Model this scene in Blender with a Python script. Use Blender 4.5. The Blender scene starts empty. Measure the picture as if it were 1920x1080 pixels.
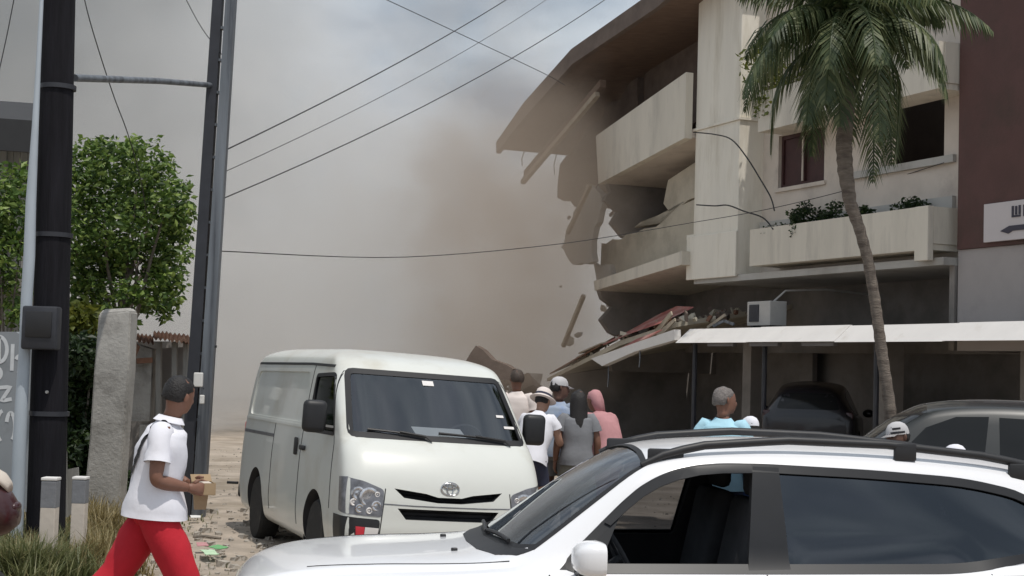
import bpy, bmesh, math, random
from mathutils import Vector, Matrix, noise as mnoise
from mathutils.bvhtree import BVHTree

random.seed(7)
scene = bpy.context.scene
COL = scene.collection
R = math.radians

# ------------------------------------------------------------------ camera
FPX, PITCH, CAM_H, ROLL = 2800.0, R(3.03), 1.92, R(1.7)
cam_data = bpy.data.cameras.new('camera')
cam = bpy.data.objects.new('camera', cam_data)
COL.objects.link(cam)
cam_data.sensor_width = 36.0
cam_data.lens = FPX / 1920.0 * 36.0
cam_data.clip_start = 0.1
cam_data.clip_end = 2000.0
_u0 = Vector((0, -math.sin(PITCH), math.cos(PITCH)))
_f0 = Vector((0, math.cos(PITCH), math.sin(PITCH)))
_r0 = Vector((1, 0, 0))
_cr, _sr = math.cos(ROLL), math.sin(ROLL)
_right = _r0 * _cr + _u0 * _sr
_up = _u0 * _cr - _r0 * _sr
cam.matrix_world = Matrix((
    (_right.x, _up.x, -_f0.x, 0),
    (_right.y, _up.y, -_f0.y, 0),
    (_right.z, _up.z, -_f0.z, CAM_H),
    (0, 0, 0, 1)))
scene.camera = cam

# ------------------------------------------------------------------ sky, sun, exposure
SUN_DIR = Vector((0.20, -0.28, 0.94)).normalized()      # towards the sun
SUN_EL = math.asin(SUN_DIR.z)
SUN_AZ = math.atan2(SUN_DIR.x, SUN_DIR.y)
world = bpy.data.worlds.new('World')
scene.world = world
world.use_nodes = True
wn, wl = world.node_tree.nodes, world.node_tree.links
wn.clear()
w_out = wn.new('ShaderNodeOutputWorld')
w_bg = wn.new('ShaderNodeBackground')
w_bg.inputs['Strength'].default_value = 0.1
w_sky = wn.new('ShaderNodeTexSky')
w_sky.sky_type = 'NISHITA'
w_sky.sun_disc = False
w_sky.sun_elevation = SUN_EL
w_sky.sun_rotation = SUN_AZ
w_sky.air_density = 1.4
w_sky.dust_density = 3.0
w_tc = wn.new('ShaderNodeTexCoord')
w_map = wn.new('ShaderNodeMapping')
w_map.inputs['Scale'].default_value = (1.0, 1.0, 2.2)
w_noise = wn.new('ShaderNodeTexNoise')
w_noise.inputs['Scale'].default_value = 5.5
w_noise.inputs['Detail'].default_value = 7.0
w_noise.inputs['Roughness'].default_value = 0.55
w_ramp = wn.new('ShaderNodeValToRGB')
w_ramp.color_ramp.elements[0].position = 0.33
w_ramp.color_ramp.elements[0].color = (0.55, 0.55, 0.55, 1)
w_ramp.color_ramp.elements[1].position = 0.52
w_ramp.color_ramp.elements[1].color = (1, 1, 1, 1)
w_noise2 = wn.new('ShaderNodeTexNoise')
w_noise2.inputs['Scale'].default_value = 9.0
w_noise2.inputs['Detail'].default_value = 6.0
w_ramp2 = wn.new('ShaderNodeValToRGB')
w_ramp2.color_ramp.elements[0].position = 0.36
w_ramp2.color_ramp.elements[0].color = (3.7, 4.3, 5.1, 1)
w_ramp2.color_ramp.elements[1].position = 0.66
w_ramp2.color_ramp.elements[1].color = (6.9, 7.5, 8.1, 1)
w_mix = wn.new('ShaderNodeMixRGB')
wl.new(w_tc.outputs['Generated'], w_map.inputs['Vector'])
wl.new(w_map.outputs['Vector'], w_noise.inputs['Vector'])
wl.new(w_map.outputs['Vector'], w_noise2.inputs['Vector'])
wl.new(w_noise.outputs['Fac'], w_ramp.inputs['Fac'])
wl.new(w_noise2.outputs['Fac'], w_ramp2.inputs['Fac'])
wl.new(w_ramp.outputs['Color'], w_mix.inputs['Fac'])
wl.new(w_sky.outputs['Color'], w_mix.inputs['Color1'])
wl.new(w_ramp2.outputs['Color'], w_mix.inputs['Color2'])
wl.new(w_mix.outputs['Color'], w_bg.inputs['Color'])
wl.new(w_bg.outputs['Background'], w_out.inputs['Surface'])

sun_data = bpy.data.lights.new('sun', 'SUN')
sun_data.energy = 2.7
sun_data.angle = R(0.6)
sun_data.color = (1.0, 0.95, 0.88)
sun = bpy.data.objects.new('sun', sun_data)
COL.objects.link(sun)
sun.rotation_euler = (-SUN_DIR).to_track_quat('-Z', 'Y').to_euler()
sun.location = (8, -6, 30)

scene.view_settings.view_transform = 'Standard'
scene.view_settings.look = 'None'
scene.view_settings.exposure = 0.0
scene.view_settings.gamma = 1.0
scene.view_settings.use_curve_mapping = False
scene.render.engine = 'CYCLES'
scene.cycles.max_bounces = 8
scene.cycles.transparent_max_bounces = 12
scene.cycles.volume_bounces = 2
scene.cycles.volume_step_rate = 3.2
scene.cycles.volume_max_steps = 96
scene.cycles.use_denoising = True

# ------------------------------------------------------------------ helpers
def ray(px, py):
    a, b = px - 960, 540 - py
    u, v = a * _cr - b * _sr, b * _cr + a * _sr
    return _r0 * (u / FPX) + _u0 * (v / FPX) + _f0

def at(px, py, y):
    """world point at depth y seen at that place of the photograph"""
    d = ray(px, py)
    p = d * (y / d.y)
    return Vector((p.x, p.y, p.z + CAM_H))

def smooth(a, b, x):
    t = min(1, max(0, (x - a) / (b - a)))
    return t * t * (3 - 2 * t)

def ground_z(x, y):
    road = -0.10 + 0.19 * smooth(8.2, 12.2, y) + 0.03 * smooth(12, 18, y)
    k = smooth(-1.25, -1.75, x) * (1 - smooth(11.5, 15, y))
    return road * (1 - k) + 0.10 * k

def tag(o, label=None, cat=None, group=None, kind=None):
    if label: o['label'] = label
    if cat: o['category'] = cat
    if group: o['group'] = group
    if kind: o['kind'] = kind
    return o

def thing(name, label, cat, loc=(0, 0, 0), rz=0.0, group=None, rot=None):
    o = bpy.data.objects.new(name, None)
    o.empty_display_size = 0.2
    COL.objects.link(o)
    o.location = loc
    o.rotation_euler = rot if rot else (0, 0, rz)
    tag(o, label, cat, group)
    return o

def mat_of(o):
    return Matrix.LocRotScale(o.location, o.rotation_euler, o.scale)

def link(name, me, mat, parent=None, smooth_angle=None, world_coords=False):
    if parent is not None and world_coords:
        root = parent
        while root.parent: root = root.parent
        me.transform(mat_of(root).inverted())
    o = bpy.data.objects.new(name, me)
    COL.objects.link(o)
    for m in (mat if isinstance(mat, (list, tuple)) else [mat]):
        if m: me.materials.append(m)
    if smooth_angle is not None:
        me.shade_smooth()
        if smooth_angle < 179:
            me.set_sharp_from_angle(angle=R(smooth_angle))
    if parent is not None:
        o.parent = parent
    return o

def obj(name, bm, mat, parent=None, smooth_angle=None, world_coords=False):
    me = bpy.data.meshes.new(name)
    bmesh.ops.recalc_face_normals(bm, faces=bm.faces[:])
    bm.to_mesh(me)
    bm.free()
    return link(name, me, mat, parent, smooth_angle, world_coords)

def copy_tree(o, parent=None):
    c = o.copy()
    COL.objects.link(c)
    if parent: c.parent = parent
    for ch in list(o.children):
        copy_tree(ch, c)
    return c

def NB():
    return bmesh.new()

def box(bm, c, s, rot=None, bevel=0.0, seg=2):
    r = bmesh.ops.create_cube(bm, size=1.0)
    vs = r['verts']
    bmesh.ops.scale(bm, vec=s, verts=vs)
    if bevel > 0:
        es = list({e for v in vs for e in v.link_edges})
        rb = bmesh.ops.bevel(bm, geom=es, offset=bevel, segments=seg, affect='EDGES', profile=0.5)
        vs = list({v for f in rb['faces'] for v in f.verts} | {v for v in vs if v.is_valid})
    if rot is not None:
        m = rot if isinstance(rot, Matrix) else Matrix.Rotation(rot, 3, 'Z')
        bmesh.ops.rotate(bm, cent=(0, 0, 0), matrix=m, verts=vs)
    bmesh.ops.translate(bm, vec=c, verts=vs)
    return vs

def prism(bm, pts, vec):
    """closed prism: polygon swept along vec"""
    vec = Vector(vec)
    a = [bm.verts.new(Vector(p)) for p in pts]
    b = [bm.verts.new(Vector(p) + vec) for p in pts]
    n = len(a)
    bm.faces.new(a[::-1])
    bm.faces.new(b)
    for i in range(n):
        bm.faces.new((a[i], a[(i + 1) % n], b[(i + 1) % n], b[i]))

def frame_for(t):
    t = t.normalized()
    ref = Vector((0, 0, 1)) if abs(t.z) < 0.95 else Vector((0, 1, 0))
    a = t.cross(ref).normalized()
    return a, t.cross(a).normalized()

def tube(bm, path, rad, n=8, caps=True):
    path = [Vector(p) for p in path]
    rad = rad if isinstance(rad, (list, tuple)) else [rad] * len(path)
    rings = []
    a = None
    for i, p in enumerate(path):
        t = path[min(i + 1, len(path) - 1)] - path[max(i - 1, 0)]
        if t.length < 1e-9: t = Vector((0, 0, 1))
        t.normalize()
        if a is None:
            a, b = frame_for(t)
        else:
            a = (a - t * a.dot(t))
            if a.length < 1e-6: a, b = frame_for(t)
            a.normalize()
            b = t.cross(a)
        ring = []
        for k in range(n):
            w = 2 * math.pi * k / n
            ring.append(bm.verts.new(p + (a * math.cos(w) + b * math.sin(w)) * rad[i]))
        rings.append(ring)
    for r0, r1 in zip(rings, rings[1:]):
        for k in range(n):
            bm.faces.new((r0[k], r0[(k + 1) % n], r1[(k + 1) % n], r1[k]))
    if caps:
        bm.faces.new(rings[0][::-1])
        bm.faces.new(rings[-1])
    return rings

def loft(bm, rings, cap0=True, cap1=True, closed=True):
    vr = [[bm.verts.new(Vector(p)) for p in ring] for ring in rings]
    n = len(vr[0])
    for r0, r1 in zip(vr, vr[1:]):
        for k in range(n if closed else n - 1):
            bm.faces.new((r0[k], r0[(k + 1) % n], r1[(k + 1) % n], r1[k]))
    if cap0: bm.faces.new(vr[0][::-1])
    if cap1: bm.faces.new(vr[-1])
    return vr

def lathe(bm, prof, c=(0, 0, 0), n=20, axis='Z', m=None):
    """profile list of (radius, height) turned about an axis through c"""
    rings = []
    for r, h in prof:
        ring = []
        for k in range(n):
            w = 2 * math.pi * k / n
            p = Vector((r * math.cos(w), r * math.sin(w), h))
            if axis == 'Y': p = Vector((p.x, p.z, p.y))
            elif axis == 'X': p = Vector((p.z, p.x, p.y))
            if m is not None: p = m @ p
            ring.append(p + Vector(c))
        rings.append(ring)
    return loft(bm, rings)

def sph(bm, c, r, m=None, u=12, v=8):
    res = bmesh.ops.create_uvsphere(bm, u_segments=u, v_segments=v, radius=1.0)
    vs = res['verts']
    r = (r, r, r) if isinstance(r, (int, float)) else r
    bmesh.ops.scale(bm, vec=r, verts=vs)
    if m is not None: bmesh.ops.rotate(bm, cent=(0, 0, 0), matrix=m, verts=vs)
    bmesh.ops.translate(bm, vec=c, verts=vs)
    return vs

def lerp(a, b, t): return a + (b - a) * t

def polyint(tbl, x):
    """piecewise linear rows (key, v1, v2 ...)"""
    if x <= tbl[0][0]: return tbl[0][1:]
    for p, q in zip(tbl, tbl[1:]):
        if x <= q[0]:
            t = (x - p[0]) / (q[0] - p[0])
            return tuple(lerp(a, b, t) for a, b in zip(p[1:], q[1:]))
    return tbl[-1][1:]

def rounded(poly, r=0.03, seg=3):
    out = []
    n = len(poly)
    for i in range(n):
        p0, p, p1 = Vector(poly[i - 1]), Vector(poly[i]), Vector(poly[(i + 1) % n])
        d0, d1 = (p0 - p), (p1 - p)
        k = min(r, d0.length * 0.4, d1.length * 0.4)
        a, b = p + d0.normalized() * k, p + d1.normalized() * k
        for s in range(seg + 1):
            t = s / seg
            out.append(tuple((a * (1 - t) ** 2 + p * 2 * t * (1 - t) + b * t ** 2)))
    return out

# ------------------------------------------------------------------ materials
MATS = {}
def mat(name, col, rough=0.7, var=0.12, scale=6.0, metal=0.0, bump=0.0, bscale=40.0, col2=None, c2amt=0.5,
        c2scale=2.0, spec=0.5, coat=0.0, stretch=None, trans=0.0):
    if name in MATS: return MATS[name]
    m = bpy.data.materials.new(name)
    m.use_nodes = True
    nt = m.node_tree
    N, L = nt.nodes, nt.links
    b = N['Principled BSDF']
    b.inputs['Roughness'].default_value = rough
    b.inputs['Metallic'].default_value = metal
    b.inputs['Specular IOR Level'].default_value = spec
    b.inputs['Coat Weight'].default_value = coat
    b.inputs['Coat Roughness'].default_value = 0.05
    if trans: b.inputs['Subsurface Weight'].default_value = 0.0
    tc = N.new('ShaderNodeTexCoord')
    mp = N.new('ShaderNodeMapping')
    if stretch: mp.inputs['Scale'].default_value = stretch
    L.new(tc.outputs['Object'], mp.inputs['Vector'])
    n1 = N.new('ShaderNodeTexNoise')
    n1.inputs['Scale'].default_value = scale
    n1.inputs['Detail'].default_value = 6
    n1.inputs['Roughness'].default_value = 0.6
    L.new(mp.outputs['Vector'], n1.inputs['Vector'])
    r1 = N.new('ShaderNodeValToRGB')
    r1.color_ramp.elements[0].position = 0.3
    r1.color_ramp.elements[1].position = 0.7
    lo = [max(0, c * (1 - var)) for c in col]
    hi = [min(1, c * (1 + var)) for c in col]
    r1.color_ramp.elements[0].color = (*lo, 1)
    r1.color_ramp.elements[1].color = (*hi, 1)
    L.new(n1.outputs['Fac'], r1.inputs['Fac'])
    outc = r1.outputs['Color']
    if col2 is not None:
        n2 = N.new('ShaderNodeTexNoise')
        n2.inputs['Scale'].default_value = c2scale
        n2.inputs['Detail'].default_value = 8
        n2.inputs['Roughness'].default_value = 0.65
        L.new(mp.outputs['Vector'], n2.inputs['Vector'])
        r2 = N.new('ShaderNodeValToRGB')
        r2.color_ramp.elements[0].position = 1 - c2amt - 0.08 if c2amt < 0.9 else 0.1
        r2.color_ramp.elements[1].position = min(1.0, 1 - c2amt + 0.12)
        L.new(n2.outputs['Fac'], r2.inputs['Fac'])
        mx = N.new('ShaderNodeMixRGB')
        L.new(r2.outputs['Color'], mx.inputs['Fac'])
        L.new(outc, mx.inputs['Color1'])
        mx.inputs['Color2'].default_value = (*col2, 1)
        outc = mx.outputs['Color']
    L.new(outc, b.inputs['Base Color'])
    if bump > 0:
        n3 = N.new('ShaderNodeTexNoise')
        n3.inputs['Scale'].default_value = bscale
        n3.inputs['Detail'].default_value = 5
        L.new(mp.outputs['Vector'], n3.inputs['Vector'])
        bp = N.new('ShaderNodeBump')
        bp.inputs['Strength'].default_value = bump
        bp.inputs['Distance'].default_value = 0.02
        L.new(n3.outputs['Fac'], bp.inputs['Height'])
        L.new(bp.outputs['Normal'], b.inputs['Normal'])
    MATS[name] = m
    return m

def glass(name, tint, gloss_tint=(1, 1, 1), rough=0.03, base=0.04):
    if name in MATS: return MATS[name]
    m = bpy.data.materials.new(name)
    m.use_nodes = True
    nt = m.node_tree
    N, L = nt.nodes, nt.links
    N.clear()
    o = N.new('ShaderNodeOutputMaterial')
    tr = N.new('ShaderNodeBsdfTransparent')
    tr.inputs['Color'].default_value = (*tint, 1)
    gl = N.new('ShaderNodeBsdfGlossy')
    gl.inputs['Roughness'].default_value = rough
    gl.inputs['Color'].default_value = (*gloss_tint, 1)
    fr = N.new('ShaderNodeFresnel')
    fr.inputs['IOR'].default_value = 1.5
    ad = N.new('ShaderNodeMath'); ad.operation = 'ADD'; ad.use_clamp = True
    ad.inputs[1].default_value = base
    mx = N.new('ShaderNodeMixShader')
    L.new(fr.outputs['Fac'], ad.inputs[0])
    L.new(ad.outputs[0], mx.inputs['Fac'])
    L.new(tr.outputs[0], mx.inputs[1])
    L.new(gl.outputs[0], mx.inputs[2])
    L.new(mx.outputs[0], o.inputs['Surface'])
    MATS[name] = m
    return m

def leafmat(name, c0, c1, c2):
    """leaf colours vary from leaf to leaf"""
    if name in MATS: return MATS[name]
    m = bpy.data.materials.new(name)
    m.use_nodes = True
    N, L = m.node_tree.nodes, m.node_tree.links
    b = N['Principled BSDF']
    g = N.new('ShaderNodeNewGeometry')
    r = N.new('ShaderNodeValToRGB')
    r.color_ramp.elements[0].color = (*c0, 1)
    r.color_ramp.elements[1].color = (*c2, 1)
    e = r.color_ramp.elements.new(0.55); e.color = (*c1, 1)
    L.new(g.outputs['Random Per Island'], r.inputs['Fac'])
    L.new(r.outputs['Color'], b.inputs['Base Color'])
    b.inputs['Roughness'].default_value = 0.5
    t = N.new('ShaderNodeBsdfTranslucent')
    L.new(r.outputs['Color'], t.inputs['Color'])
    mx = N.new('ShaderNodeMixShader'); mx.inputs['Fac'].default_value = 0.35
    L.new(b.outputs[0], mx.inputs[1]); L.new(t.outputs[0], mx.inputs[2])
    L.new(mx.outputs[0], N['Material Output'].inputs['Surface'])
    MATS[name] = m
    return m

M = dict(
    ground=mat('dusty_ground', (0.385, 0.325, 0.265), 0.95, 0.25, 2.2, bump=0.5, bscale=9, col2=(0.25, 0.205, 0.155), c2amt=0.48, c2scale=0.9),
    verge=mat('dry_dirt', (0.24, 0.185, 0.13), 0.95, 0.3, 3.0, bump=0.8, bscale=14, col2=(0.13, 0.115, 0.06), c2amt=0.45, c2scale=2.5),
    concrete=mat('weathered_concrete', (0.36, 0.345, 0.32), 0.9, 0.15, 3.0, bump=0.4, bscale=30, col2=(0.17, 0.16, 0.145), c2amt=0.42, c2scale=2.2),
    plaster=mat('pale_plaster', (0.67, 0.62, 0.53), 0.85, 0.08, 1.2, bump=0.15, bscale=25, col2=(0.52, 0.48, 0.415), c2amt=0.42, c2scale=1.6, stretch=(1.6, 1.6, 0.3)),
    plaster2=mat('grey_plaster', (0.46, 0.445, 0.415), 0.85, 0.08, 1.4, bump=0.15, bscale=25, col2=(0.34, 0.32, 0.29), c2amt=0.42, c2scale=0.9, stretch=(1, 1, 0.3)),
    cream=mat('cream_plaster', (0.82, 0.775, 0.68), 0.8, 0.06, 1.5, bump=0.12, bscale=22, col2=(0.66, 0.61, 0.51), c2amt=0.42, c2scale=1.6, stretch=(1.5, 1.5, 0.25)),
    beige=mat('dusty_beige_plaster', (0.52, 0.47, 0.38), 0.9, 0.1, 1.5, bump=0.2, bscale=22, col2=(0.38, 0.34, 0.27), c2amt=0.45, c2scale=0.9),
    pinkwall=mat('pinkish_plaster', (0.62, 0.55, 0.48), 0.85, 0.09, 1.5, bump=0.12, bscale=22, col2=(0.41, 0.355, 0.315), c2amt=0.38, c2scale=0.8),
    brown=mat('brown_wall_paint', (0.105, 0.052, 0.045), 0.8, 0.14, 1.2, bump=0.12, bscale=20, col2=(0.075, 0.045, 0.036), c2amt=0.42, c2scale=0.8),
    lowgrey=mat('grey_wall_paint', (0.40, 0.365, 0.35), 0.85, 0.06, 1.2, bump=0.1, bscale=20, col2=(0.32, 0.29, 0.28), c2amt=0.38, c2scale=0.8),
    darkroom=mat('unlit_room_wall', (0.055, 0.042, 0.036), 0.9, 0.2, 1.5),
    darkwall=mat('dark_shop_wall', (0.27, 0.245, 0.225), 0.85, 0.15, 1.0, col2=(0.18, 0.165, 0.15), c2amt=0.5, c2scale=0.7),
    white=mat('white_awning_paint', (0.74, 0.715, 0.69), 0.6, 0.04, 2.0, col2=(0.62, 0.58, 0.53), c2amt=0.34, c2scale=2.2),
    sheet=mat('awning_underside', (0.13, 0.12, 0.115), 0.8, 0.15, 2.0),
    rooftile=mat('old_roof_brown', (0.15, 0.115, 0.095), 0.85, 0.2, 3.0, bump=0.3, bscale=18),
    soffit=mat('brown_soffit_wood', (0.17, 0.115, 0.085), 0.8, 0.2, 3.0, stretch=(1, 6, 6), bump=0.2, bscale=12),
    red=mat('red_roof_paint', (0.36, 0.115, 0.10), 0.6, 0.2, 3.0, col2=(0.42, 0.27, 0.24), c2amt=0.45, c2scale=2.0),
    wood=mat('broken_plank_wood', (0.40, 0.34, 0.26), 0.85, 0.2, 4.0, stretch=(1, 1, 1)),
    darkframe=mat('dark_window_wood', (0.055, 0.020, 0.020), 0.6, 0.2, 4.0),
    pole=mat('tarred_pole_wood', (0.013, 0.0125, 0.016), 0.9, spec=0.2, var=0.4, scale=5.0, stretch=(4, 4, 0.25), bump=0.5, bscale=20),
    conduit=mat('pale_blue_grey_plastic', (0.42, 0.47, 0.52), 0.6, 0.12, 3.0, stretch=(1, 1, 0.4)),
    steel=mat('weathered_steel', (0.20, 0.22, 0.245), 0.55, 0.3, 4.0, metal=0.35, stretch=(6, 6, 0.3), col2=(0.085, 0.092, 0.105), c2amt=0.5, c2scale=2.0),
    darkmetal=mat('dark_metal', (0.03, 0.032, 0.04), 0.55, 0.2, 5.0),
    cable=mat('cable_black', (0.03, 0.03, 0.032), 0.7, 0.1, 5.0),
    bark=mat('palm_bark', (0.20, 0.165, 0.135), 0.9, 0.3, 10.0, bump=0.8, bscale=30, stretch=(1, 1, 4), col2=(0.11, 0.085, 0.07), c2amt=0.45, c2scale=4),
    bark2=mat('tree_bark', (0.16, 0.135, 0.11), 0.9, 0.3, 8.0, bump=0.8, bscale=30),
    vanpaint=mat('white_van_paint', (0.68, 0.69, 0.65), 0.34, 0.02, 2.0, coat=0.45, spec=0.3, col2=(0.58, 0.56, 0.49), c2amt=0.42, c2scale=1.4),
    suvpaint=mat('white_suv_paint', (0.83, 0.83, 0.85), 0.25, 0.01, 2.0, coat=0.7),
    blackpl=mat('black_trim_plastic', (0.018, 0.018, 0.02), 0.5, 0.2, 8.0),
    gloss=mat('gloss_black_trim', (0.016, 0.017, 0.020), 0.4, 0.1, 5.0, spec=0.3),
    seal=mat('black_window_seal', (0.012, 0.012, 0.014), 0.6, 0.1, 5.0),
    tyre=mat('tyre_rubber', (0.022, 0.021, 0.02), 0.85, 0.2, 10.0, bump=0.4, bscale=60, col2=(0.10, 0.085, 0.07), c2amt=0.35, c2scale=5),
    rim=mat('grey_wheel_metal', (0.42, 0.42, 0.42), 0.4, 0.1, 6.0, metal=0.6),
    chrome=mat('chrome', (0.62, 0.62, 0.63), 0.15, 0.02, 5.0, metal=1.0),
    lens=mat('lamp_reflector', (0.60, 0.60, 0.62), 0.18, 0.45, 26.0, metal=0.75),
    lensgrey=mat('lamp_housing', (0.20, 0.20, 0.215), 0.3, 0.4, 14.0, metal=0.4),
    redrefl=mat('red_reflector', (0.55, 0.035, 0.05), 0.3, 0.15, 9.0),
    whiterefl=mat('white_reflector', (0.75, 0.72, 0.70), 0.35, 0.05, 9.0),
    paper=mat('white_paper', (0.74, 0.73, 0.70), 0.8, 0.03, 9.0),
    interior=mat('dark_car_interior', (0.035, 0.035, 0.038), 0.8, 0.2, 6.0),
    seat=mat('grey_car_seat', (0.05, 0.05, 0.054), 0.85, 0.2, 12.0),
    darkcar=mat('dark_grey_car_paint', (0.020, 0.022, 0.022), 0.4, 0.05, 3.0, coat=0.5),
    blackcar=mat('black_car_paint', (0.014, 0.013, 0.017), 0.3, 0.05, 3.0, coat=0.5),
    skin=mat('brown_skin', (0.20, 0.095, 0.062), 0.55, 0.08, 12.0),
    skindark=mat('dark_brown_skin', (0.12, 0.06, 0.042), 0.55, 0.08, 12.0),
    skinlight=mat('light_brown_skin', (0.36, 0.205, 0.145), 0.55, 0.06, 12.0),
    hair=mat('black_hair', (0.012, 0.010, 0.010), 0.6, 0.3, 40.0, bump=0.5, bscale=90),
    hairbrown=mat('brown_hair', (0.06, 0.042, 0.032), 0.6, 0.3, 40.0, bump=0.5, bscale=90),
    hairgrey=mat('grey_hair', (0.17, 0.15, 0.14), 0.65, 0.25, 40.0, bump=0.5, bscale=90),
    shirt=mat('white_cotton', (0.78, 0.775, 0.83), 0.9, 0.03, 4.0, bump=0.3, bscale=9),
    redcloth=mat('red_cotton', (0.50, 0.012, 0.026), 0.85, 0.12, 4.0, bump=0.3, bscale=9),
    navy=mat('navy_cloth', (0.028, 0.032, 0.062), 0.85, 0.12, 5.0, bump=0.3, bscale=12),
    bluegrey=mat('blue_grey_cloth', (0.34, 0.40, 0.50), 0.85, 0.12, 6.0, bump=0.3, bscale=12, col2=(0.22, 0.30, 0.48), c2amt=0.45, c2scale=6),
    greycloth=mat('grey_cloth', (0.20, 0.205, 0.22), 0.85, 0.12, 5.0, bump=0.3, bscale=12),
    olive=mat('olive_cloth', (0.20, 0.19, 0.155), 0.85, 0.12, 5.0, bump=0.3, bscale=12),
    pink=mat('faded_pink_cloth', (0.50, 0.25, 0.26), 0.85, 0.12, 5.0, bump=0.3, bscale=12),
    skyblue=mat('light_blue_cloth', (0.42, 0.68, 0.80), 0.85, 0.08, 5.0, bump=0.3, bscale=12),
    bluecloth=mat('deep_blue_cloth', (0.03, 0.06, 0.16), 0.85, 0.08, 5.0, bump=0.3, bscale=12),
    hat=mat('off_white_hat', (0.74, 0.66, 0.62), 0.9, 0.05, 8.0),
    capgrey=mat('pale_grey_cap', (0.50, 0.49, 0.50), 0.85, 0.1, 8.0),
    capprint=mat('dark_cap_print', (0.06, 0.06, 0.07), 0.85, 0.1, 8.0),
    bag=mat('black_bag_nylon', (0.014, 0.014, 0.026), 0.6, 0.2, 10.0, bump=0.3, bscale=25),
    strap=mat('black_strap', (0.03, 0.03, 0.032), 0.8, 0.1, 10.0),
    card=mat('brown_cardboard', (0.33, 0.235, 0.14), 0.9, 0.12, 6.0),
    maroon=mat('dark_maroon_paint', (0.045, 0.012, 0.014), 0.35, 0.1, 4.0, coat=0.4),
    rust=mat('rusty_sheet', (0.20, 0.10, 0.062), 0.85, 0.35, 8.0, bump=0.4, bscale=30, col2=(0.33, 0.26, 0.20), c2amt=0.40, c2scale=5),
    board=mat('grey_boards', (0.28, 0.27, 0.25), 0.9, 0.15, 5.0, stretch=(3, 3, 0.3), bump=0.3, bscale=18),
    graf=mat('blue_grey_wall_paint', (0.27, 0.29, 0.31), 0.85, 0.1, 2.0, col2=(0.19, 0.20, 0.21), c2amt=0.42, c2scale=2),
    grafw=mat('white_spray_paint', (0.62, 0.64, 0.66), 0.8, 0.08, 9.0),
    acwhite=mat('grey_white_casing', (0.48, 0.465, 0.44), 0.6, 0.06, 6.0),
    signw=mat('white_sign_board', (0.60, 0.55, 0.545), 0.6, 0.03, 3.0),
    signt=mat('dark_sign_print', (0.05, 0.045, 0.065), 0.6, 0.05, 6.0),
    rubble=mat('rubble_stone', (0.37, 0.335, 0.29), 0.95, 0.3, 6.0, bump=0.6, bscale=20),
    green=mat('green_plastic', (0.16, 0.42, 0.17), 0.5, 0.1, 8.0),
    palegreen=mat('pale_green_plastic', (0.50, 0.68, 0.46), 0.5, 0.1, 8.0),
    leaf=leafmat('ficus_leaf', (0.03, 0.065, 0.014), (0.11, 0.19, 0.036), (0.28, 0.37, 0.09)),
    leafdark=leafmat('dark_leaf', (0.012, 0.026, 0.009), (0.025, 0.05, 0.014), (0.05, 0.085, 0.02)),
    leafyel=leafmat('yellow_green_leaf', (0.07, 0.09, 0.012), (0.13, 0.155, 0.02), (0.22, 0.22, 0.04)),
    frond=leafmat('palm_frond', (0.04, 0.065, 0.026), (0.085, 0.115, 0.046), (0.18, 0.20, 0.095)),
    grass=leafmat('weed_grass', (0.08, 0.10, 0.035), (0.16, 0.175, 0.07), (0.28, 0.26, 0.13)),
    drygrass=leafmat('dry_grass', (0.16, 0.125, 0.05), (0.27, 0.21, 0.09), (0.36, 0.30, 0.16)),
)
G_clear = glass('car_glass', (0.24, 0.25, 0.27))
G_wind = glass('windscreen_glass', (0.58, 0.62, 0.66), base=0.10, gloss_tint=(.93, .96, 1.0))
G_tint = glass('tinted_glass', (0.12, 0.13, 0.15), base=0.06, rough=0.05, gloss_tint=(.82, .9, 1.0))
# ------------------------------------------------------------------ ground
def build_ground():
    xs = [-300, -120, -60, -35, -22, -15] + [-10 + 0.5 * i for i in range(41)] + [15, 22, 35, 60, 120, 300]
    ys = [-60, -20, -8, -2] + [0.5 * i for i in range(0, 61)] + [34, 40, 50, 70, 110, 200, 500]
    V, F = [], []
    for y in ys:
        for x in xs:
            z = ground_z(x, y)
            if -10 <= x <= 10 and 0 <= y <= 30:
                z += 0.03 * (mnoise.noise(Vector((x * 0.5, y * 0.4, 3))) ) * (1 if y > 12.5 or x < -1.5 else 0.15)
            V.append((x, y, z))
    n = len(xs)
    for j in range(len(ys) - 1):
        for i in range(n - 1):
            a = j * n + i
            F.append((a, a + 1, a + n + 1, a + n))
    me = bpy.data.meshes.new('ground')
    me.from_pydata(V, [], F)
    o = link('ground', me, M['ground'], smooth_angle=180)
    tag(o, kind='structure')
    # dry verge laid over the ground on the left
    V, F = [], []
    nx, ny = 26, 60
    for j in range(ny + 1):
        y = 6 + j * 0.34
        edge = -.245 * y + 0.18 * mnoise.noise(Vector((y * 0.6, 7, 0))) + 0.1 * mnoise.noise(Vector((y * 2.1, 3, 0)))
        for i in range(nx + 1):
            t = (i / nx) ** 1.6
            x = edge - t * 9
            lift = 0.012 + 0.05 * min(1, t * 14) * (0.6 + 0.6 * mnoise.noise(Vector((x * 2.2, y * 2.2, 1))))
            V.append((x, y, ground_z(x, y) + max(0.006, lift)))
    for j in range(ny):
        for i in range(nx):
            a = j * (nx + 1) + i
            F.append((a, a + 1, a + nx + 2, a + nx + 1))
    me = bpy.data.meshes.new('dirt_verge')
    me.from_pydata(V, [], F)
    o = link('dirt_verge', me, M['verge'], smooth_angle=180)
    tag(o, kind='structure')
build_ground()

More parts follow.
